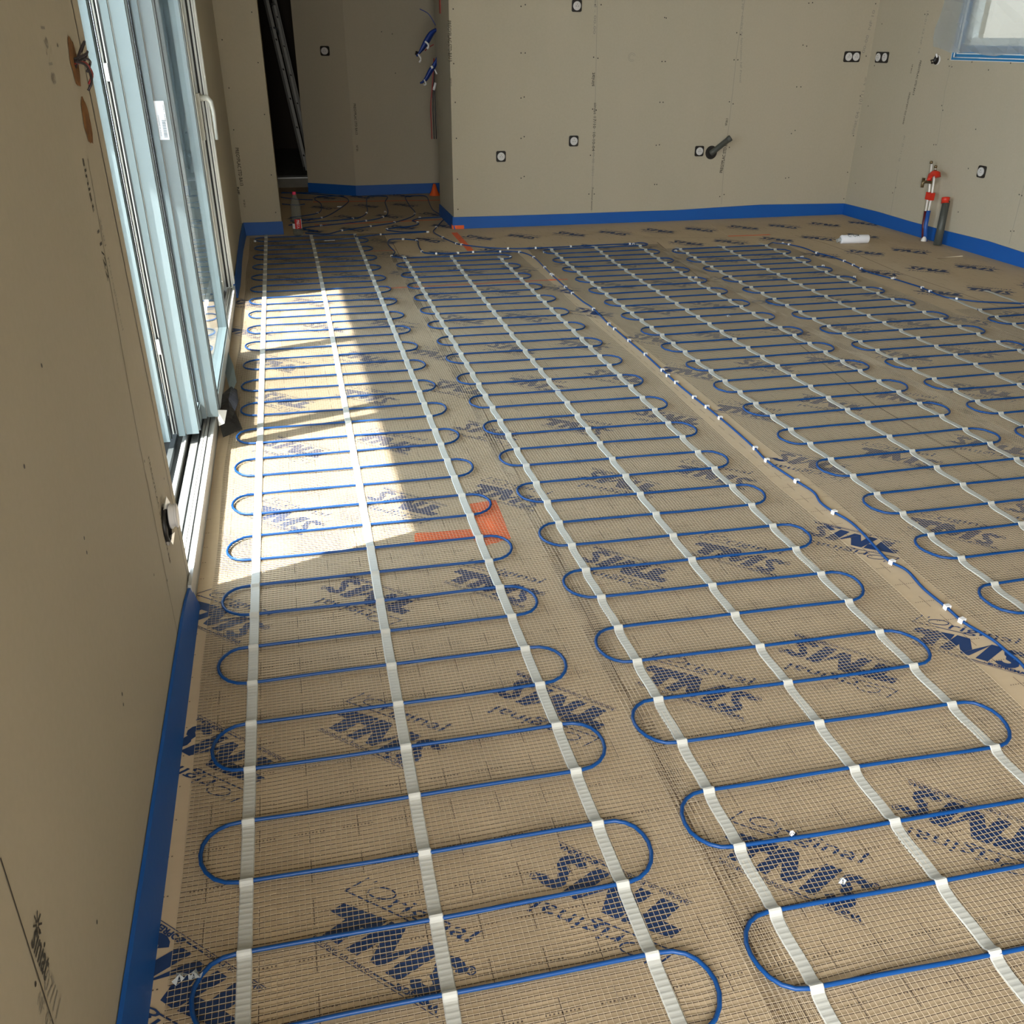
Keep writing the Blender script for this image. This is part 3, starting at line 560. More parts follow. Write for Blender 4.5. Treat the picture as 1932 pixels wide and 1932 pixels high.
for mi_, (st, a, s_, b, k0, k1, par, far, (oL, oR), nm) in enumerate(MATD):
    ry = rowY[mi_]
    lab = {0: 'leftmost heating mat, lying by the sliding door and crossed by sunlight', 1: 'second heating mat from the left, blue loops right of the orange patch',
           2: 'heating mat right of the single blue cable crossing the bare board gap', 3: 'heating mat ending near the white roll, fourth from the left', 4: 'partly visible heating mat at the far right edge of the floor'}[mi_]
    T = thing('heating_mat', lab, 'heating mat', (px_(st[1], 4), 4, 0), 'heating mats rolled out side by side')
    # cable: serpentine
    path = []; zc = R + 0.0045
    def XL(y): return px_(st[0], y)
    def XR(y): return px_(st[2], y)
    ks = list(range(k0, k1 + 1))
    to_right = (k0 % 2 == par)      # row k0 -> joined on the left to k0+1 if its parity == par
    going = -1 if to_right else 1
    for k in ks:
        yl = ry(k, XL(ry(k, 0))); xl = XL(yl) - 0.012; xr = XR(yl) + 0.012
        jit = [random.uniform(-0.0025, 0.0025) for _ in range(5)]; bow = random.uniform(-0.004, 0.004)
        row = []
        for q in range(9):
            t = q / 8; x = lerp(xl, xr, t)
            row.append((x, ry(k, x) + bow * math.sin(PI * t) + 0.0012 * math.sin(9 * t + k), zc))
        if going < 0: row = row[::-1]
        if k == k0 or True: path += row
        if k < k1:
            ex, ey = row[-1][0], row[-1][1]; nx = px_(st[0] if going < 0 else st[2], ey + s_) + (-0.012 if going < 0 else 0.012)
            ny = ry(k + 1, nx); dpt = 0.082 + random.uniform(-0.005, 0.004); sk = random.uniform(-0.010, 0.010)
            for q in range(1, 10):
                t = q / 10; an = PI * t
                path.append((lerp(ex, nx, t) + going * dpt * math.sin(an) ** 0.9, lerp(ey, ny, (1 - math.cos(an)) / 2) + sk * math.sin(an), zc + 0.003 * math.sin(an) * random.random()))
            going = -going
    end = path[-1]
    if mi_ in (0, 3):       # last row leaves to the right
        fe = [(x, y, R + 0.002) for x, y in FEED[mi_]]
        path += [Vector(p) for p in smooth([path[-1]] + fe, 5)][1:]
    elif mi_ == 1:          # the last row is joined to its lead on the left: swap direction by prefixing
        fe = [(x, y, R + 0.002) for x, y in FEED[1]]
        # top row ends on the left
        if going > 0: path = path
        path += [Vector(p) for p in smooth([path[-1]] + fe, 5)][1:]
    elif mi_ == 2:
        y2 = end[1] + s_ * 0.9
        loopp = [(end[0] + 0.06, end[1] + 0.02, zc), (end[0] + 0.075, end[1] + 0.07, zc), (end[0] + 0.03, end[1] + 0.12, zc)]
        fe = [(x, y, R + 0.002) for x, y in FEED[2]]
        path += [Vector(p) for p in smooth([path[-1]] + loopp + fe, 5)][1:]
    m = MB(); m.tube(path, R, 'cable_blue', 10); m.build('heating_cable', T)
    # white tapes with ribs; raised where they cross the cable
    y_lo = ry(k0, px_(st[0], 0)) - 0.10
    for ti in range(3):
        m = MB(); i0 = len(m.v); mi = m.mi('tape_white')
        yend = (8.66, 8.60, 8.52, 7.53, 7.42, 7.36, 7.60, 7.62, 7.64, 7.43, 7.44, 7.44, 5.46, 5.545, 5.5)[st[ti]]
        n = int((yend - y_lo) / 0.0042); hw = 0.0142
        rows_k = [ry(k, px_(st[ti], a + s_ * k)) for k in range(k0, k1 + 1)]; kk = 0
        for q in range(n + 1):
            y = y_lo + (yend - y_lo) * q / n; x = px_(st[ti], y)
            while kk < len(rows_k) - 1 and abs(rows_k[kk + 1] - y) < abs(rows_k[kk] - y): kk += 1
            d = abs(y - rows_k[kk]); bump = 0.0090 * math.exp(-(d / 0.0085) ** 2) + 0.003 * math.exp(-(d / 0.022) ** 2)
            rib = 0.0 if bump > 0.003 else (0.00045 if q % 3 == 0 else 0.0)
            z = 0.0052 + bump + rib
            wob = 0.0010 * math.sin(q * 0.9)
            sag = (0, 0.0018, 0.0035, 0.0035, 0.0035)[mi_] * math.sin((y - rows_k[kk]) / s_ * PI * 2)
            xx = x + sag
            for (o_, dz) in ((-hw, -0.0022), (-hw + 0.002, 0), (hw - 0.002, 0), (hw, -0.0022)): m.v.append((xx + o_ * (1 + wob * 10), y, z + dz))
        for q in range(n):
            for j in range(3): m.face([i0 + q * 4 + j, i0 + q * 4 + j + 1, i0 + q * 4 + j + 5, i0 + q * 4 + j + 4], mi)
        m.build('mounting_tape', T)
    # glass-fibre mesh: warp yarns along the mat, weft yarns across it
    m = MB(); ml = m.mi('thread_light'); mk = m.mi('thread_shadow')
    ytop = ry(k1, px_(st[0], 7)) + 0.07 - (0 if mi_ else 0.02); ybot = max(y_lo, 0.55) if mi_ < 2 else max(y_lo, 1.55)
    def eL(y): return px_(st[0], y) + oL + 0.004 * math.sin(y * 5)
    def eR(y): return px_(st[2], y) + oR + 0.006 * math.sin(y * 3 + 1)
    wdt = eR(3) - eL(3); nw = int(wdt / 0.0114)
    base = 0.0012 + 0.0010 * (mi_ % 2)
    ph = [random.uniform(0, 6.28) for _ in range(4)]
    def wv(y, u): return 0.0022 * math.sin(y * 6 + ph[0] + u * 7) + 0.0012 * math.sin(y * 17 + ph[1] - u * 11)
    def wz(x, y): return base + 0.0016 * (1 + math.sin(x * 21 + ph[2]) * math.sin(y * 13 + ph[3]))
    seg = int((ytop - ybot) / 0.11)
    for w in range(nw + 1):
        u = w / nw; i0 = len(m.v)
        for q in range(seg + 1):
            y = lerp(ybot, ytop, q / seg); x = lerp(eL(y), eR(y), u) + wv(y, u); z = wz(x, y) + 0.0007
            m.v += [(x - 0.00042, y, z), (x, y, z + 0.0005), (x + 0.00042, y, z)]
        for q in range(seg):
            for j in range(2): a_ = i0 + q * 3 + j; m.face([a_, a_ + 1, a_ + 4, a_ + 3], ml)
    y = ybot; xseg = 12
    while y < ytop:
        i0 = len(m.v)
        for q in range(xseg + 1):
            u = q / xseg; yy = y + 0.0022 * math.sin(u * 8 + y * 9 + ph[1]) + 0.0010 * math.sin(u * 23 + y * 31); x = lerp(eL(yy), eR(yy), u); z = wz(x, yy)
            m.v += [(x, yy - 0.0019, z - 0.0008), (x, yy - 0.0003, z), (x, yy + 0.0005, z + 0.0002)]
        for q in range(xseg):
            a_ = i0 + q * 3; m.face([a_, a_ + 3, a_ + 4, a_ + 1], mk); m.face([a_ + 1, a_ + 4, a_ + 5, a_ + 2], ml)  # near edge of each weft coloured dark as its shadow
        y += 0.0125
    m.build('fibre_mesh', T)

# loose lead cables in the hallway
def cable(pts, label, closed=False, r=R, name='lead_cable'):
    m = MB(); m.tube(smooth([(x, y, r + 0.0015) for x, y in pts], 6), r, 'cable_blue', 8); return m.build(name, None, label, 'cable')
cable([(0.0553, 9.5325), (0.181, 9.5916), (0.3252, 9.7316), (0.3768, 9.9927), (0.384, 10.3518), (0.3358, 10.6692), (0.4136, 10.817), (0.6646, 10.8288)], 'blue cable bending behind the water bottle at the left of the hallway')
cable([(0.0503, 9.323), (0.226, 9.3928), (0.342, 9.4337), (0.4617, 9.673), (0.6471, 10.2655), (0.6896, 10.5225), (0.6475, 10.7532), (0.4217, 10.9745), (0.0073, 11.2155)], 'blue cable curving round the middle of the hallway floor towards its left end')
cable([(0.0305, 9.0965), (0.1669, 9.1922), (0.6404, 9.342), (0.8005, 9.6395), (0.8542, 10.2079), (0.9014, 10.6468), (0.9599, 10.7533), (1.1217, 10.6833), (1.06, 10.2994), (1.0167, 9.6626), (0.9356, 9.3793), (0.7532, 9.1971), (0.3202, 9.0113), (0.17, 8.9439), (0.1646, 8.8497), (0.2801, 8.7467)], 'blue cable doubling back across the hallway from beside the bottle')
cable([(0.1644, 8.6648), (0.3467, 8.5898), (0.492, 8.7312), (0.7654, 8.8955), (1.0088, 9.0558), (1.2585, 9.4544), (1.2828, 9.9945), (1.3075, 10.5312), (1.348, 10.6603), (1.5421, 10.6435), (1.5132, 10.1763), (1.4797, 9.7058), (1.5128, 9.3733)], 'blue cable crossing the hallway diagonally to the corner of the back wall')
cable([(-0.0155, 10.859), (0.1493, 10.6742), (0.3149, 10.6049)], 'short dark cable behind the bottle beside the hallway wall')
cable([(-0.0107, 11.1777), (0.28, 11.1438), (0.6268, 11.0376)], 'dark cable along the foot of the angled hallway wall')
cable([(-0.0118, 10.3735), (0.1375, 10.2739), (0.2208, 10.3291)], 'short dark cable near the left side of the hallway floor')
# clips that pin the leads
def clip(x, y, ang, sz, label, group):
    m = MB(); c, s2 = math.cos(ang), math.sin(ang)
    fn = lambda a, b, z: (x + a * c - b * s2, y + a * s2 + b * c, z)
    w = 0.0085 * sz; L_ = 0.007 * sz; h = 0.013
    m.box(-w, -w + 0.003, -L_, L_, 0.0008, h, 'clip_white', fn); m.box(w - 0.003, w, -L_, L_, 0.0008, h, 'clip_white', fn); m.box(-w, w, -L_, L_, h, h + 0.003, 'clip_white', fn)
    m.build('cable_clip', None, label, 'clip', group)
def clips(pts, feed, label, group, sz=1.05):
    for (x, y) in pts:
        best = min(range(len(feed) - 1), key=lambda i: (feed[i][0] - x) ** 2 + (feed[i][1] - y) ** 2); a, b = feed[best], feed[best + 1]
        clip(x, y, math.atan2(b[1] - a[1], b[0] - a[0]) - PI / 2, sz, label, group)
clips([(1.1659, 7.5527), (1.3424, 7.5383), (1.4707, 7.5555), (1.695, 7.5317), (1.8455, 7.4794), (1.9068, 7.2546)], FEED[1], 'small white clip on the blue cable passing above the second heating mat', 'clips above the second mat')
clips([(1.8978, 6.8798), (1.8829, 6.6437), (1.8851, 6.6076), (1.8754, 6.2383), (1.8701, 6.0512), (1.8833, 5.6163), (1.8676, 5.2596), (1.8682, 5.1515), (1.8699, 4.9016), (1.8691, 4.6305), (1.8578, 4.3479), (1.8525, 4.26), (1.8538, 4.1481), (1.8553, 3.9218), (1.8615, 3.7847), (1.8611, 3.6351), (1.856, 3.2708), (1.8441, 3.1408), (1.8641, 2.928), (1.8645, 2.6473), (1.8579, 2.2708), (1.8616, 1.9851), (1.8586, 1.9104)], FEED[1], 'small white clip on the single blue cable between the second and third heating mats', 'clips on the single cable')
clips([(1.3327, 8.2215), (1.4005, 7.9315), (1.4363, 7.8774), (1.786, 7.6397), (2.0164, 7.6157), (2.3225, 7.6155), (2.8523, 7.6252)], FEED[2], 'small white clip on the blue cable along the far floor to the third mat', 'clips on the far cable')
clips([(4.1666, 7.3869), (4.1946, 7.3266), (4.2477, 6.9593), (4.299, 6.6227), (4.2889, 6.4754), (4.2815, 6.3517), (4.3638, 5.7032), (4.3512, 5.594), (4.3989, 5.37)], FEED[3], 'small white clip on the blue cable winding to the right edge', 'clips on the right cable')
clips([(0.8983, 8.7139), (0.8137, 8.4669), (0.9809, 8.2078), (1.088, 8.1303), (1.0646, 7.6596), (0.8007, 7.5215), (1.2414, 8.4988)], FEED[0] + FEED[1][:14], 'small white clip on the cable bends at the hallway mouth', 'clips at the hallway mouth')
H_ = [(0.3232, 9.732), (0.3497, 9.4445), (0.6404, 9.342), (0.8005, 9.6395), (0.9891, 9.6679), (0.9356, 9.3793), (0.7532, 9.1971), (0.3202, 9.0113), (0.492, 8.7312), (0.7654, 8.8955), (1.0088, 9.0558), (1.2628, 9.4855), (1.2226, 9.0051), (1.2803, 9.2628), (1.3549, 8.7235)]
clips(H_, H_, 'small white clip pinning the blue cables on the hallway floor', 'clips on the hallway floor')
clips([(2.039, 7.4184), (3.1266, 7.2636), (-0.2687, 8.3617), (2.8805, 7.6101), (1.7236, 7.2919), (2.8949, 6.3108), (4.0453, 6.8292), (4.0345, 6.4887), (4.0644, 6.0948), (4.0454, 5.7294), (4.0316, 6.8215)], H_, 'white clip at the turn of a cable loop of a heating mat', 'clips on far loop ends', 1.0)

# ================================================================ ORANGE TAPES
def tape(poly, label, m_='tape_orange', name='tape_piece', z=0.0009):
    m = MB(); m.prism(poly, 0.0005, z, m_); return m.build(name, None, label, 'adhesive tape')
def band(pts, w):
    (x0, y0), (x1, y1) = pts; dx, dy = x1 - x0, y1 - y0; l = math.hypot(dx, dy); nx, ny = -dy / l * w / 2, dx / l * w / 2
    return [(x0 - nx, y0 - ny), (x1 - nx, y1 - ny), (x1 + nx, y1 + ny), (x0 + nx, y0 + ny)]
tape([(0.3139, 2.7631), (0.5211, 2.7596), (0.5332, 2.698), (0.5554, 2.6968), (0.651, 2.7263), (0.6665, 3.038), (0.5621, 3.029), (0.549, 2.8224), (0.3284, 2.8394)], 'orange tape patch shaped like an L under the first heating mat edge')
tape(band([(0.6375, 6.4885), (1.9663, 6.4946)], 0.035), 'long orange tape crossing beneath the second heating mat')
tape(band([(0.4041, 7.7935), (0.8587, 7.7893)], 0.030), 'orange tape below the far end of the leftmost heating mat')
tape(band([(1.4778, 8.4651), (1.4685, 7.6437)], 0.055), 'broad orange tape running from the corner of the back wall')
tape(band([(3.8565, 7.8166), (4.2621, 7.806)], 0.030), 'short orange tape lying before the back wall')
tape(band([(0.2633, 9.095), (1.4773, 9.1598)], 0.030), 'thin orange tape across the middle of the hallway floor')
tape(band([(0.3157, 10.4905), (1.6779, 10.3632)], 0.040), 'orange tape across the far part of the hallway floor')
m = MB(); m.prism([(1.4915, 8.700), (1.4915, 8.640), (1.535, 8.634), (1.60, 8.634), (1.60, 8.6375), (1.538, 8.6375), (1.495, 8.643), (1.495, 8.700)], 0.0, 0.032, 'tape_orange'); m.build('tape_piece', None, 'orange tape tab folded up round the corner of the back wall', 'adhesive tape')
m = MB(); m.lathe([(0.06, 0.001), (0.035, 0.05), (0.014, 0.12), (0.0, 0.122)], 'tape_orange', 12, lambda x, y, z: (1.66 + x, 10.72 + y, z)); m.build('tape_piece', None, 'orange tape heap against the strip at the far hallway end', 'adhesive tape')
m = MB(); m.box(1.503, 1.5095, 9.045, 9.10, 1.72, 2.3, 'tape_red'); m.build('tape_piece', None, 'dark red tape hanging on the hallway edge of the back wall', 'adhesive tape')
m = MB(); P = [(-0.405, 1.635), (-0.389, 1.635), (-0.397, 1.502), (-0.406, 1.495), (-0.413, 1.528)]
m.v += [(x, 8.6888, z) for x, z in P] + [(x, 8.6875, z) for x, z in P]; mi = m.mi('tape_red'); n = len(P); m.face([n + k for k in range(n)], mi); [m.face([k, (k + 1) % n, n + (k + 1) % n, n + k], mi) for k in range(n)]
m.build('tape_piece', None, 'red sliver of tape stuck on the wall beside the sliding door', 'adhesive tape')

# ================================================================ SOCKETS
def socket(fr, c, label, n=1, grp='wall sockets'):
    # fr(a, d, z): a along the wall, d out of the wall
    a0, z0 = c[0]; T = thing('wall_socket', label, 'socket', fr(a0, 0, z0), grp)
    m = MB(); a_min = min(p[0] for p in c) - 0.044; a_max = max(p[0] for p in c) + 0.044; r = 0.014; z1 = z0 - 0.045; z2 = z0 + 0.045
    ol = []
    for (cx, cz, s0) in ((a_max - r, z2 - r, 0), (a_min + r, z2 - r, 90), (a_min + r, z1 + r, 180), (a_max - r, z1 + r, 270)):
        for k in range(5): t = math.radians(s0 + k * 22.5); ol.append((cx + r * math.cos(t), cz + r * math.sin(t)))
    N = len(ol); mi = m.mi('socket_black'); m.v += [fr(a, 0.0, z) for a, z in ol] + [fr(a, 0.010, z) for a, z in ol]
    m.face([N + k for k in range(N)], mi); m.face([k for k in range(N)][::-1], mi); [m.face([k, (k + 1) % N, N + (k + 1) % N, N + k], mi) for k in range(N)]
    m.build('backing_plate', T)
    for (a, z) in c:
        g = MB(); K = 24; R_ = 0.034
        for (rr, d) in ((R_, 0.010), (R_, 0.017), (R_ - 0.004, 0.019), (0.0, 0.018)):
            for j in range(K): t = 2 * PI * j / K; g.v.append(fr(a + rr * math.cos(t), d, z + rr * math.sin(t)))
        mi = g.mi('socket_white')
        for q in range(3):
            for j in range(K): x = q * K + j; y = q * K + (j + 1) % K; g.face([x, y, y + K, x + K], mi)
        for (da, dz) in ((-0.0095, -0.002), (0.0095, -0.002)): g.disc(0.0032, 0, 'socket_black', 8, lambda x, y, zz: fr(a + da + x, 0.0195, z + dz + y))
        o = g.build('socket_cover', T)
        e = MB(); e.tube([fr(a, 0.018, z + 0.013), fr(a, 0.0215, z + 0.013)], 0.0030, 'brass', 8); e.build('earth_pin', o)
    return T
frb = lambda a, d, z: BWp(a, -d, z)
BS = [(1.953, 0.609), (2.633, 0.726), (2.618, 1.782), (3.879, 0.62), (5.295, 1.409), (5.373, 1.409)]
socket(frb, [BS[0]], 'leftmost white round socket on a black plate, low on the back wall'); socket(frb, [BS[1]], 'white round socket beside the left plasterboard seam of the back wall'); socket(frb, [BS[2]], 'topmost white round socket on the back wall, by the top edge of the photo')
socket(frb, [BS[3]], 'white round socket next to the pipe hole in the back wall'); socket(frb, BS[4:6], 'double white socket on a black plate at the right end of the back wall')
frr = lambda a, d, z: RWp(-d, a, z)
RS = [(8.54, 1.407), (8.458, 1.409), (6.856, 0.615)]
socket(frr, [(RS[0][0] + .01, RS[0][1]), (RS[1][0] - .01, RS[1][1])], 'double white socket on the right wall next to the room corner'); socket(frr, [RS[2]], 'white socket low on the right wall beside the water pipes')
ux, uy = 0.836, -0.549
frh = lambda a, d, z: (a - 0.549 * d, 11.19 - (a - 0.30) * 0.657 - 0.836 * d, z)
socket(frh, [(0.600, 1.41)], 'socket on the dim angled wall of the hallway')
# the loose one on the left wall beside the sliding door
T = thing('loose_socket', 'white socket hanging out of its black box on the left wall near the door', 'socket', LWp(0, 2.2, 0.3))
LS = [(2.375, 0.359), (2.503, 0.345), (2.382, 0.314)]
cy_, cz_ = LS[0]
m = MB(); fnl = lambda x, y, z: LWp(z, cy_ + x, cz_ + y)
m.disc(0.055, 0.001, 'socket_black', 20, fnl, 0.060); m.lathe([(0.047, 0.0), (0.050, 0.007), (0.043, 0.009)], 'socket_black', 20, fnl); m.build('wall_box', T)
m = MB(); fn2 = lambda x, y, z: LWp(0.004 + z, cy_ + 0.035 + x * 0.97, cz_ + 0.008 + y)
m.lathe([(0.0, 0.006), (0.036, 0.006), (0.037, 0.010), (0.033, 0.013), (0.030, 0.020)], 'socket_white', 24, fn2); m.lathe([(0.030, 0.020), (0.034, 0.022), (0.034, 0.026), (0.0, 0.025)], 'socket_white', 24, fn2); m.build('socket_cover', T)
for q in ([fnl(-.01, .05, .004), fnl(0.02, .075, .012), fnl(.035, .05, .016), fnl(.01, .04, .006)], [fnl(-.0, -.05, .004), fnl(0.02, -.075, .006), fnl(.04, -.045, .014), fnl(.01, -.04, .006)]):
    m = MB(); m.quad(q, 'aluminium'); o = m.build('mounting_claw', T); md = o.modifiers.new('t', 'SOLIDIFY'); md.thickness = 0.002

# ================================================================ PIPES
# waste pipe stub in the back wall
T = thing('waste_pipe', 'dark grey waste pipe stub slanting out of a hole in the back wall', 'pipe', frb(4.011, 0, 0.60))
m = MB(); m.disc(0.060, 0, 'socket_black', 20, lambda x, y, z: frb(4.005 + x, 0.0012, 0.605 + y)); m.build('wall_hole', T)
m = MB(); m.tube([frb(4.00, 0.004, 0.60), frb(4.025, 0.03, 0.625), frb(4.135, 0.10, 0.735)], 0.026, 'pipe_grey', 14); m.tube([frb(4.123, 0.092, 0.723), frb(4.140, 0.103, 0.740)], 0.029, 'pipe_grey', 14, False); m.build('pipe', T)
# water pipes on the right wall
PXp = 5.47
def pp(px, py, pz): return (px, py, pz)
T = thing('water_pipes', 'pair of white water pipes in blue and dark red sleeves by the right wall', 'pipe', (5.47, 7.26, 0))
m = MB(); m.tube([(5.47, 7.245, 0.0), (5.47, 7.285, 0.13), (5.475, 7.295, 0.25)], 0.017, 'pipe_blue', 12); m.build('blue_sleeve', T, label='blue corrugated sleeve')
m = MB(); m.tube([(5.475, 7.285, 0.0), (5.475, 7.325, 0.13), (5.478, 7.338, 0.24)], 0.013, 'pipe_dark_red', 12); m.build('red_sleeve', T, label='dark red sleeve')
m = MB(); m.tube([(5.475, 7.295, 0.24), (5.478, 7.305, 0.40), (5.48, 7.335, 0.60)], 0.0085, 'pipe_white', 10); m.tube([(5.478, 7.338, 0.23), (5.48, 7.352, 0.40), (5.483, 7.40, 0.615)], 0.0085, 'pipe_white', 10); m.build('white_pipe', T)
for (y, z) in ((7.406, 0.628), (7.337, 0.60), (7.333, 0.570)):
    m = MB(); m.lathe([(0.0, -0.012), (0.013, -0.012), (0.013, 0.006), (0.010, 0.010), (0.0, 0.012)], 'brass', 10, lambda a, b, c: (5.48 + a, y + b, z + c)); m.build('pipe_coupling', T)
m = MB()
m.tube([(5.47, 7.335, 0.475), (5.46, 7.385, 0.475), (5.45, 7.42, 0.465)], 0.013, 'brass', 10); m.tube([(5.45, 7.42, 0.50), (5.45, 7.42, 0.425)], 0.014, 'brass', 10); m.build('valve', T, label='small brass valve')
m = MB(); m.tube([(5.455, 7.345, 0.490), (5.455, 7.345, 0.53), (5.45, 7.30, 0.555), (5.44, 7.235, 0.555), (5.44, 7.225, 0.53)], 0.024, 'red_plastic', 8, True); m.build('red_lever', T, label='red plastic lever')
m = MB(); m.box(5.462, 5.496, 7.285, 7.365, 0.335, 0.395, 'red_plastic'); m.build('red_collar', T, label='red tape collar')
m = MB(); m.lathe([(0.0, 0.0), (0.024, 0.004), (0.022, 0.022), (0.01, 0.04), (0.0, 0.043)], 'pipe_white', 14, lambda a, b, c: (5.452 + a, 7.245 + b, c)); m.build('pipe_foot', T)
T = thing('drain_pipe', 'dark grey drain pipe with a red cap leaning on the right wall', 'pipe', (5.46, 7.07, 0))
m = MB(); m.tube([(5.47, 7.075, 0.0), (5.485, 7.10, 0.15), (5.50, 7.125, 0.355)], 0.034, 'pipe_grey', 16, r_fn=lambda t: 1.0 - 0.12 * t); m.build('pipe', T)
m = MB(); m.tube([(5.49, 7.122, 0.335), (5.495, 7.135, 0.380)], 0.033, 'red_plastic', 16); m.build('cap', T, label='red cap')

# ================================================================ RIGHT WINDOW, FILM AND CABLE HOLE
win = thing('window_1', 'window with blue edging behind clear film in the right wall', 'window', RWp(0, 6.7, 1.41), kind='structure')
m = MB()
def fr_(d0, d1, w, mt, e=0.0, grp=m):
    y0, y1, z0, z1 = WY0 + e, WY1 - e, WZ0 + e, WZ1 - e
    grp.box(d0, d1, y0, y1, z0, z0 + w, mt, RWp); grp.box(d0, d1, y0, y1, z1 - w, z1, mt, RWp); grp.box(d0, d1, y0, y0 + w, z0, z1, mt, RWp); grp.box(d0, d1, y1 - w, y1, z0, z1, mt, RWp)
fr_(-0.012, 0.03, 0.016, 'window_blue'); fr_(-0.014, -0.004, 0.004, 'white_pvc', -0.003); fr_(-0.010, 0.04, 0.004, 'white_pvc', 0.018); fr_(0.0, 0.04, 0.022, 'window_blue', 0.022); fr_(-0.006, 0.05, 0.007, 'white_pvc', 0.044)
m.build('window_edging', win, label='blue edging tape')
m = MB(); fr_(0.01, 0.07, 0.055, 'window_blue', 0.050, m); m.build('window_reveal', win)
m = MB(); fr_(0.015, 0.075, 0.080, 'white_pvc', 0.080, m); m.build('window_frame', win)
m = MB(); m.box(0.005, 0.016, WY0 + 0.1, WY1 - 0.098, WZ0 + 0.08, WZ0 + 0.086, 'grey_pvc', RWp); m.box(0.005, 0.016, WY1 - 0.118, WY1 - 0.105, WZ0 + 0.09, WZ1 - 0.09, 'grey_pvc', RWp); m.build('window_bead', win)
m = MB(); m.box(0.045, 0.05, WY0 + 0.15, WY1 - 0.15, WZ0 + 0.15, WZ1 - 0.15, 'glass', RWp); m.build('pane', win)
m = MB(); i0 = 0; nx_, nz_ = 16, 12; mi = m.mi('clear_film'); random.seed(5)
for i in range(nx_ + 1):
    for j in range(nz_ + 1):
        y = lerp(WY0 - 0.05, 7.775 + 0.03 * math.sin(j), i / nx_); z = lerp(WZ0 + 0.045 + (0.04 if i > 12 else 0) * (i - 12) / 4 + 0.012 * math.sin(i * 1.7), 2.30, j / nz_)
        d = -0.016 - 0.030 * random.random() ** 2; m.v.append(RWp(d, y, z))
for i in range(nx_):
    for j in range(nz_): a = i * (nz_ + 1) + j; m.face([a, a + 1, a + nz_ + 2, a + nz_ + 1], mi, False)
m.build('plastic_film', None, 'wrinkled clear plastic film taped over the right window', 'plastic film')
T = thing('cable_outlet', 'dark round cable outlet with a white tie below the plastic film', 'outlet', RWp(0, 7.7, 1.40))
OH = [(7.706, 1.401), (7.702, 1.449)]
m = MB(); fno = lambda x, y, z: RWp(-z, OH[0][0] + x, OH[0][1] + y)
m.lathe([(0.036, 0.0), (0.036, 0.014), (0.030, 0.016), (0.030, 0.004), (0.0, 0.003)], 'socket_black', 20, fno); m.lathe([(0.037, 0.0), (0.0375, 0.010), (0.037, 0.015)], 'clip_white', 20, fno); m.build('outlet_ring', T)
m = MB(); m.tube([RWp(-0.015, OH[0][0] - 0.01, OH[0][1] + 0.02), RWp(-0.03, OH[1][0], OH[1][1])], 0.008, 'clip_white', 8); m.tube([RWp(-0.012, OH[0][0] + 0.03, OH[0][1] - 0.0), RWp(-0.02, OH[0][0] + 0.06, OH[0][1] - 0.005), RWp(-0.015, OH[0][0] + 0.05, OH[0][1] - 0.025), RWp(-0.01, OH[0][0] + 0.02, OH[0][1] - 0.02)], 0.007, 'wire_black', 8); m.build('wire_tail', T)

# ================================================================ CABLE HOLES IN THE LEFT WALL
LH = [(2.401, 1.479), (2.408, 1.362)]
for k, (lab) in enumerate(('upper rough brown foam hole in the left wall, with wires', 'lower rough brown foam hole in the left wall, below the wired one')):
    cy_, cz_ = LH[k]; m = MB(); random.seed(20 + k); n = 22; i0 = 0; mi = m.mi('foam_brown'); ringo = []; ringi = []
    for j in range(n):
        t = 2 * PI * j / n; rr = 1 + random.uniform(-0.10, 0.10)
        m.v.append(LWp(0.0012, cy_ + 0.008 + 0.043 * math.cos(t) * rr, cz_ + 0.048 * math.sin(t) * rr))
    for j in range(n):
        t = 2 * PI * j / n; m.v.append(LWp(0.004, cy_ + 0.008 + 0.026 * math.cos(t), cz_ + 0.036 * math.sin(t)))
    m.v.append(LWp(0.002, cy_, cz_))
    for j in range(n): m.face([j, (j + 1) % n, n + (j + 1) % n, n + j], mi, True); m.face([n + j, n + (j + 1) % n, 2 * n], mi, True)
    m.build('foam_filled_hole', None, lab, 'hole', 'foam filled holes beside the door')
T = thing('wire_bundle', 'black wires curling out of the upper brown hole in the left wall', 'wires', LWp(0, LH[0][0], LH[0][1]))
random.seed(9); cy_, cz_ = LH[0]
for k, (dy, dz, mt) in enumerate(((0.05, 0.05, 'wire_black'), (0.075, 0.0, 'wire_black'), (0.07, -0.03, 'wire_red'), (0.045, -0.045, 'wire_black'), (0.06, 0.025, 'wire_black'))):
    m = MB(); m.tube(smooth([LWp(0.002, cy_, cz_ - 0.01 + 0.004 * k), LWp(0.016 + 0.002 * k, cy_ + dy * 0.4, cz_ + 0.008 + dz * 0.3), LWp(0.024, cy_ + dy * 0.9, cz_ + dz * 0.8), LWp(0.012, cy_ + dy * 1.0, cz_ + dz * 0.8 - 0.02)], 5), 0.0028, mt, 6); m.build('wire', T)

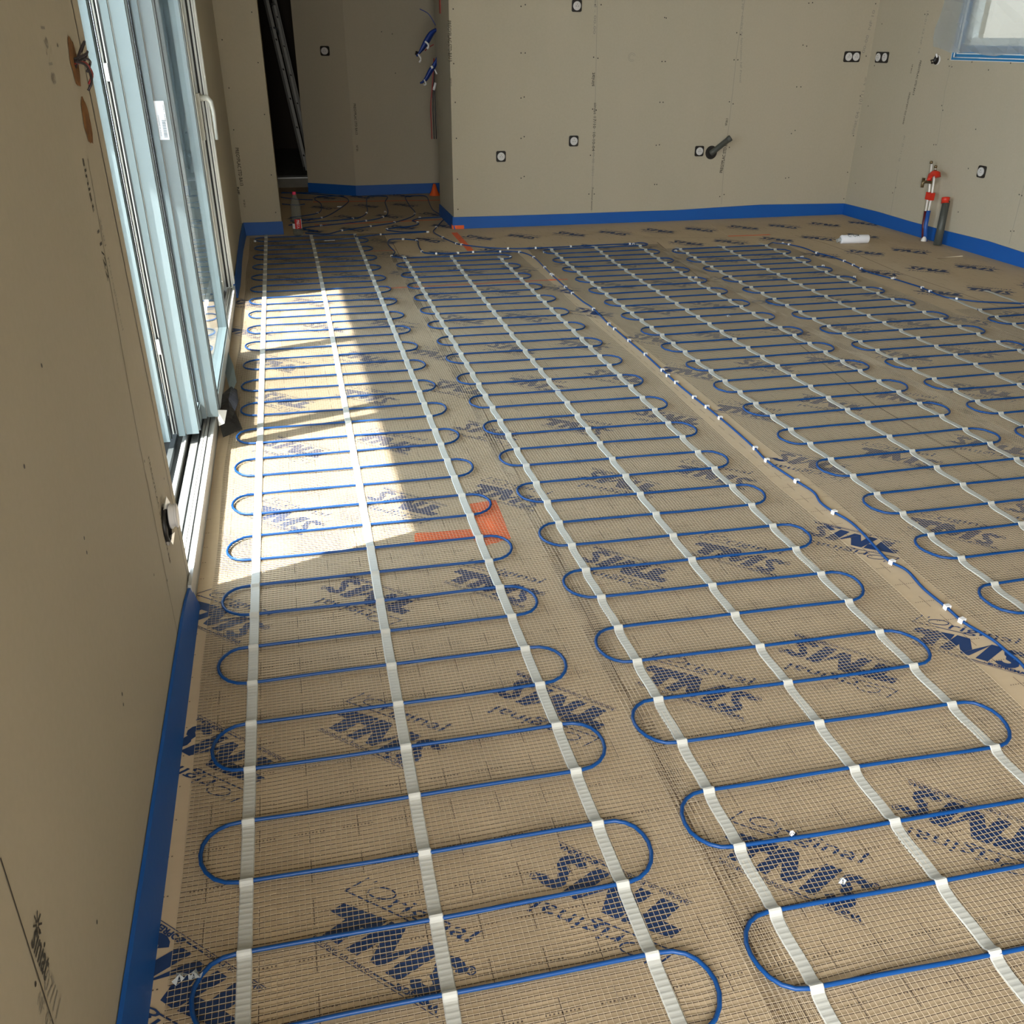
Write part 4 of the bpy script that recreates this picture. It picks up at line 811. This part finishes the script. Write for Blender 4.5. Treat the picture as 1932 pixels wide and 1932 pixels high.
# ================================================================ BUNDLES AT THE HALLWAY CORNER
def bundle(pts, rr, mt, T, name='cable_coil'):
    m = MB(); m.tube(smooth(pts, 5), rr, mt, 8, r_fn=lambda t: 0.55 + 0.6 * math.sin(PI * min(1, t * 1.15)) if t < 0.87 else 0.5); m.build(name, T)
def Z(p, dy=0): return (p[0], p[1] + dy, p[2])
BP_ = [(1.532, 9.35, 1.609), (1.473, 9.35, 1.575), (1.422, 9.35, 1.508), (1.381, 9.35, 1.449), (1.335, 9.35, 1.398)]
T = thing('cable_bundle', 'upper bundle of folded blue cable hanging at the hallway corner', 'cable bundle', BP_[0], 'blue cable bundles at the hallway corner')
for k in range(4):
    o_ = (k - 1.5) * 0.014; bundle([(p[0] + o_ * 0.6, p[1] + o_, p[2] + o_ * 0.3 + 0.004 * math.sin(k * 3 + i)) for i, p in enumerate(BP_)], 0.018, 'bundle_blue', T)
Q = [(1.402, 9.31, 1.508), (1.419, 9.31, 1.449), (1.335, 9.31, 1.407), (1.357, 9.31, 1.369), (1.341, 9.31, 1.339)]
m = MB(); m.tube(smooth([Q[0], ((Q[0][0] + Q[1][0]) / 2 + .02, 9.30, (Q[0][2] + Q[1][2]) / 2), Q[1]], 4), 0.009, 'clip_white', 6); m.build('white_tag', T, label='white paper tag')
m = MB(); m.tube(smooth([Q[2], Q[3], Q[4]], 4), 0.008, 'clip_white', 6); m.build('white_tie', T, label='white tie')
m = MB(); m.tube([(Q[2][0] - 0.02, 9.34, Q[2][2] + .01), (Q[2][0] + 0.01, 9.34, Q[2][2])], 0.016, 'wire_black', 8); m.build('cable_end', T)
Q2 = [(1.491, 9.36, 1.74), (1.431, 9.36, 1.69), (1.511, 9.36, 1.633), (1.486, 9.36, 1.483), (1.426, 9.36, 1.453), (1.406, 9.36, 1.432)]
m = MB(); m.tube(smooth([(Q2[2][0], 9.36, Q2[2][2]), (Q2[1][0] + .02, 9.36, Q2[1][2] + .03), (Q2[0][0] - .12, 9.36, Q2[0][2] + .02)], 5), 0.004, 'bundle_blue', 6); m.build('loose_wire', T)
m = MB(); m.tube(smooth([Q2[3], Q2[4], Q2[5]], 4), 0.005, 'wire_red', 6); m.build('loose_wire', T)
BP2 = [(1.533, 9.37, 1.394), (1.491, 9.37, 1.321), (1.45, 9.37, 1.269), (1.403, 9.37, 1.2), (1.357, 9.37, 1.17)]
T = thing('cable_bundle', 'lower bundle of blue cable with white tags at the hallway corner', 'cable bundle', BP2[0], 'blue cable bundles at the hallway corner')
for k in range(2):
    o_ = (k - 0.5) * 0.014; bundle([(p[0] + o_, p[1] + o_, p[2]) for p in BP2], 0.015, 'bundle_blue', T)
Q = [(1.455, 9.33, 1.313), (1.464, 9.33, 1.292), (1.484, 9.33, 1.283), (1.502, 9.33, 1.245), (1.382, 9.33, 1.202), (1.4, 9.33, 1.162), (1.376, 9.33, 1.158), (1.489, 9.33, 1.175), (1.467, 9.33, 1.114)]
for q, r_ in (([Q[0], Q[1]], 0.012), ([Q[2], Q[3]], 0.007), (smooth(Q[4:7], 4), 0.006), (Q[7:9], 0.012)):
    m = MB(); m.tube(q, r_, 'clip_white', 6); m.build('white_tag', T, label='white tag')
DW = [(1.541, 9.39, 1.372), (1.528, 9.39, 1.155), (1.512, 9.39, 0.978), (1.507, 9.39, 0.82), (1.507, 9.39, 0.696)]
for k, mt in enumerate(('wire_black', 'wire_black', 'wire_red')):
    m = MB(); m.tube(smooth([(min(1.488, p[0]) - 0.022 * k * (i > 0) * min(i, 2) / 2, 9.39 - .005 * k, max(0.006, p[2])) for i, p in enumerate(DW)], 4), 0.006, mt, 6)
    m.build('hanging_wire', None, ('black wire hanging nearest the hallway edge of the back wall', 'middle of the three wires hanging down by the hallway corner', 'red wire hanging down beside the blue bundles')[k], 'wire')

# ================================================================ LADDER IN THE DARK DOORWAY
T = thing('ladder', 'aluminium extension ladder leaning in the dark doorway beyond the hallway', 'ladder', (0.3, 12.24, 0.11))
def rail(p0, p1, w, d):
    m = MB(); a, b = Vector(p0), Vector(p1); t = (b - a).normalized(); u = Vector((1, 0.35, 0)).normalized(); u = (u - t * u.dot(t)).normalized(); v = t.cross(u)
    i = len(m.v)
    for q in (a, b):
        for (s1, s2) in ((-w, -d), (w, -d), (w, d), (-w, d)): m.v.append(tuple(q + u * s1 + v * s2))
    mi = m.mi('aluminium_ladder')
    for f in ((0, 3, 2, 1), (4, 5, 6, 7), (0, 1, 5, 4), (1, 2, 6, 5), (2, 3, 7, 6), (3, 0, 4, 7)): m.face([i + k for k in f], mi)
    return m, a, b, t, u, v
LP0 = (0.320, 12.22, 0.112)
LTp = [(0.085, 12.55, 1.746), (0.051, 12.55, 1.904)]
A0 = Vector(LP0); A1 = Vector((LTp[0][0], 12.55, LTp[0][2]))
m, a, b, t, u, v = rail(A0, A0 + (A1 - A0) * 1.25, 0.018, 0.034)
for k in range(5):
    q = a + (b - a) * (0.06 + 0.15 * k + .02); m.tube([q - v * 0.036, q - v * 0.034 - Vector((0, 0.001, 0))], 0.013, 'socket_black', 8)
m.build('front_rail', T)
off = Vector((0.045, 0.06, 0.20)); m, a2, b2, t2, u2, v2 = rail(A0 + off + Vector((-0.01, 0, 0.05)), A0 + off + (A1 - A0) * 0.94, 0.016, 0.030)
for k in range(5):
    q = a2 + (b2 - a2) * (0.12 + 0.2 * k); m.tube([q - v2 * 0.032, q - v2 * 0.030 - Vector((0, 0.001, 0))], 0.011, 'socket_black', 8)
m.build('sliding_rail', T)
m = MB(); q = A0 + (A1 - A0) * 0.92; m.tube(smooth([q - u * 0.03, q + u * 0.02 - v * .03 + Vector((0, 0, .0)), q + u * 0.07 - Vector((0, 0, 0.05)), q + u * 0.09 - Vector((0, 0, 0.12))], 4), 0.014, 'dark_metal', 8); m.build('guide_bracket', T)
m = MB(); m.tube([A0 + Vector((0, 0, -0.0)), A0 + (A1 - A0) * 0.025], 0.026, 'black_rubber', 8); m.build('foot', T)
back = Vector((0.10, 0.42, 0))
for k in range(7):
    m = MB(); q = a + (b - a) * (0.08 + 0.13 * k); m.tube([q, q + back], 0.013, 'aluminium_ladder', 8); m.build('rung', T)
m, *_ = rail(A0 + back, A0 + back + (A1 - A0) * 1.2, 0.016, 0.03); m.build('rear_rail', T)

# ================================================================ WATER BOTTLE
bx, by = (0.1017, 8.6086)
T = thing('water_bottle', 'clear plastic water bottle with pink cap and red label in the hallway mouth', 'bottle', (bx, by, 0))
fb = lambda x, y, z: (bx + x, by + y, z)
prof = [(0.0, 0.006), (0.020, 0.002), (0.034, 0.001), (0.042, 0.008), (0.044, 0.02), (0.043, 0.07)]
z = 0.07
for k in range(10):
    prof += [(0.0435, z), (0.0400, z + 0.006), (0.0435, z + 0.012)]; z += 0.0155
prof += [(0.044, 0.235), (0.040, 0.265), (0.028, 0.300), (0.016, 0.328), (0.0135, 0.340), (0.0135, 0.346)]
m = MB(); m.lathe(prof, 'clear_plastic', 28, fb); m.build('bottle_body', T)
m = MB(); m.lathe([(0.0155, 0.340), (0.0158, 0.360), (0.014, 0.363), (0.0, 0.364)], 'cap_pink', 20, fb); m.build('cap', T, label='pink screw cap')
m = MB(); n = 16; i0 = 0; mi = m.mi('bottle_label')
for part, (a0_, a1_, mt, z0, z1) in enumerate(((-2.05, -0.75, 'bottle_label', 0.062, 0.142), (-2.75, -2.05, 'paper_white', 0.062, 0.105), (-0.75, -0.55, 'paper_white', 0.062, 0.142), (-2.75, -2.05, 'dark_brown', 0.105, 0.125))):
    i0 = len(m.v); mi = m.mi(mt)
    for k in range(n + 1):
        t = lerp(a0_, a1_, k / n); m.v += [fb(0.0452 * math.cos(t), 0.0452 * math.sin(t), z0), fb(0.0452 * math.cos(t), 0.0452 * math.sin(t), z1)]
    for k in range(n): a = i0 + 2 * k; m.face([a, a + 2, a + 3, a + 1], mi, True)
v, f = text2d('PREVIA', 0.030, 0.03); xs = [p[0] for p in v]; w = max(xs) - min(xs)
m.flat(([(y, -x * 0.070 / w) for x, y in v], f), 'paper_white', lambda x, y: fb(0.0458 * math.cos(-1.42 + x / 0.045), 0.0458 * math.sin(-1.42 + x / 0.045), 0.102 + y))
m.build('label', T, label='red paper label with white lettering')

# ================================================================ WHITE ROLL
p0, p1 = (4.6678, 7.2749), (4.9141, 7.2492)
T = thing('paper_roll', 'white paper roll lying on the boards before the right wall', 'roll', (p0[0], p0[1], 0))
ax = Vector((p1[0] - p0[0], p1[1] - p0[1], 0)); L_ = ax.length; ax.normalize(); nx = Vector((-ax.y, ax.x, 0)); rr = 0.036; c0 = Vector((p0[0], p0[1], rr)) + nx * 0.03
m = MB(); fnr = lambda x, y, z: tuple(c0 + ax * z + nx * x + Vector((0, 0, y)))
m.lathe([(0.0, 0.0), (rr * 0.93, 0.0), (rr, 0.006), (rr, L_ - 0.006), (rr * 0.95, L_), (0.0, L_)], 'paper_white', 24, fnr)
v, f = text2d('CLOU', 0.040, 0.02); m.flat((v, f), 'label_grey', lambda x, y: fnr((rr + .0006) * math.cos(PI / 2 + 0.42 + y / rr), (rr + .0006) * math.sin(PI / 2 + 0.42 + y / rr), L_ * 0.42 + x))
hs = ([(0.008 * math.cos(k * PI / 6) * (1.2 if k % 2 else 0.9), 0.014 * math.sin(k * PI / 6)) for k in range(12)], [list(range(12))]); m.flat(hs, 'socket_black', lambda x, y: fnr((rr + .0006) * math.cos(PI / 2 + 0.25 + y / rr), (rr + .0006) * math.sin(PI / 2 + 0.25 + y / rr), L_ * 0.56 + x * 2))
m.build('roll_body', T)
m = MB(); m.tube([tuple(c0 - ax * 0.035 - Vector((0, 0, 0.012))), tuple(c0)], 0.017, 'clear_film', 12); m.build('end_wrap', T, label='crinkled clear wrap end')

# ================================================================ SCRAPS
def scrap(c, s, seed, label, mt='clear_film', z=0.008):
    random.seed(seed); m = MB(); n = 9; mi = m.mi(mt); cx, cy = c
    for k in range(n): t = 2 * PI * k / n; r_ = s * random.uniform(0.55, 1.1); m.v.append((cx + r_ * math.cos(t), cy + r_ * math.sin(t) * 0.8, z + random.uniform(0, 0.012)))
    m.v.append((cx, cy, z + 0.016)); m.v.append((cx + s * .3, cy - s * .2, z + 0.004))
    for k in range(n): m.face([k, (k + 1) % n, n if k % 2 else n + 1], mi)
    o = m.build('plastic_scrap', None, label, 'scrap'); md = o.modifiers.new('t', 'SOLIDIFY'); md.thickness = 0.0008; return o
sc = [(-0.3393, 1.1889), (-0.3139, 1.1885), (0.9748, 1.1103), (0.9321, 1.244), (4.3176, 5.9811), (2.6581, 5.2541), (0.3095, 8.2456), (0.4893, 8.3677), (0.5413, 10.1061), (0.6926, 9.5771)]
scrap(sc[0], 0.016, 1, 'crumpled clear plastic scrap near the bottom left corner, left piece'); scrap(sc[1], 0.014, 2, 'crumpled clear plastic scrap near the bottom left corner, right piece')
scrap(sc[2], 0.010, 3, 'small clear plastic scrap on the blue lettering inside the second mat'); scrap(sc[3], 0.006, 4, 'tiny white scrap on the cable in the lower right of the photo', 'clip_white', 0.016)
scrap(sc[4], 0.022, 5, 'small white scrap beside the cable right of the fourth heating mat', 'clip_white'); scrap(sc[5], 0.022, 6, 'small pale scrap between cable rows of the third heating mat', 'clear_film')
m = MB(); m.box(*(lambda a, b: (min(a[0], b[0]), max(a[0], b[0]), a[1] - 0.006, a[1] + 0.006))(sc[6], (sc[6][0] + 0.09, 0)), 0.012, 0.015, 'clip_white'); m.build('white_sliver', None, 'thin white sliver between far cable rows left of the third tape', 'scrap')
P = [(5.1116, 6.5804), (5.3652, 6.6026)]
m = MB(); m.tube([(P[0][0], P[0][1], 0.006), (P[1][0], P[1][1], 0.006)], 0.005, 'kraft_light_line', 6); m.build('wood_stick', None, 'pale thin stick lying on the bare boards before the right wall', 'stick')
m = MB(); m.box(sc[7][0], sc[7][0] + 0.10, sc[7][1] - 0.01, sc[7][1] + 0.002, 0.001, 0.006, 'clip_white'); m.build('white_sliver', None, 'thin white sliver at the far end of the leftmost heating mat', 'scrap')
m = MB(); m.box(sc[8][0], sc[8][0] + 0.05, sc[8][1] - 0.012, sc[8][1] + 0.004, 0.001, 0.008, 'clip_white'); m.build('white_sliver', None, 'pale sliver on the hallway floor behind the bottle', 'scrap')
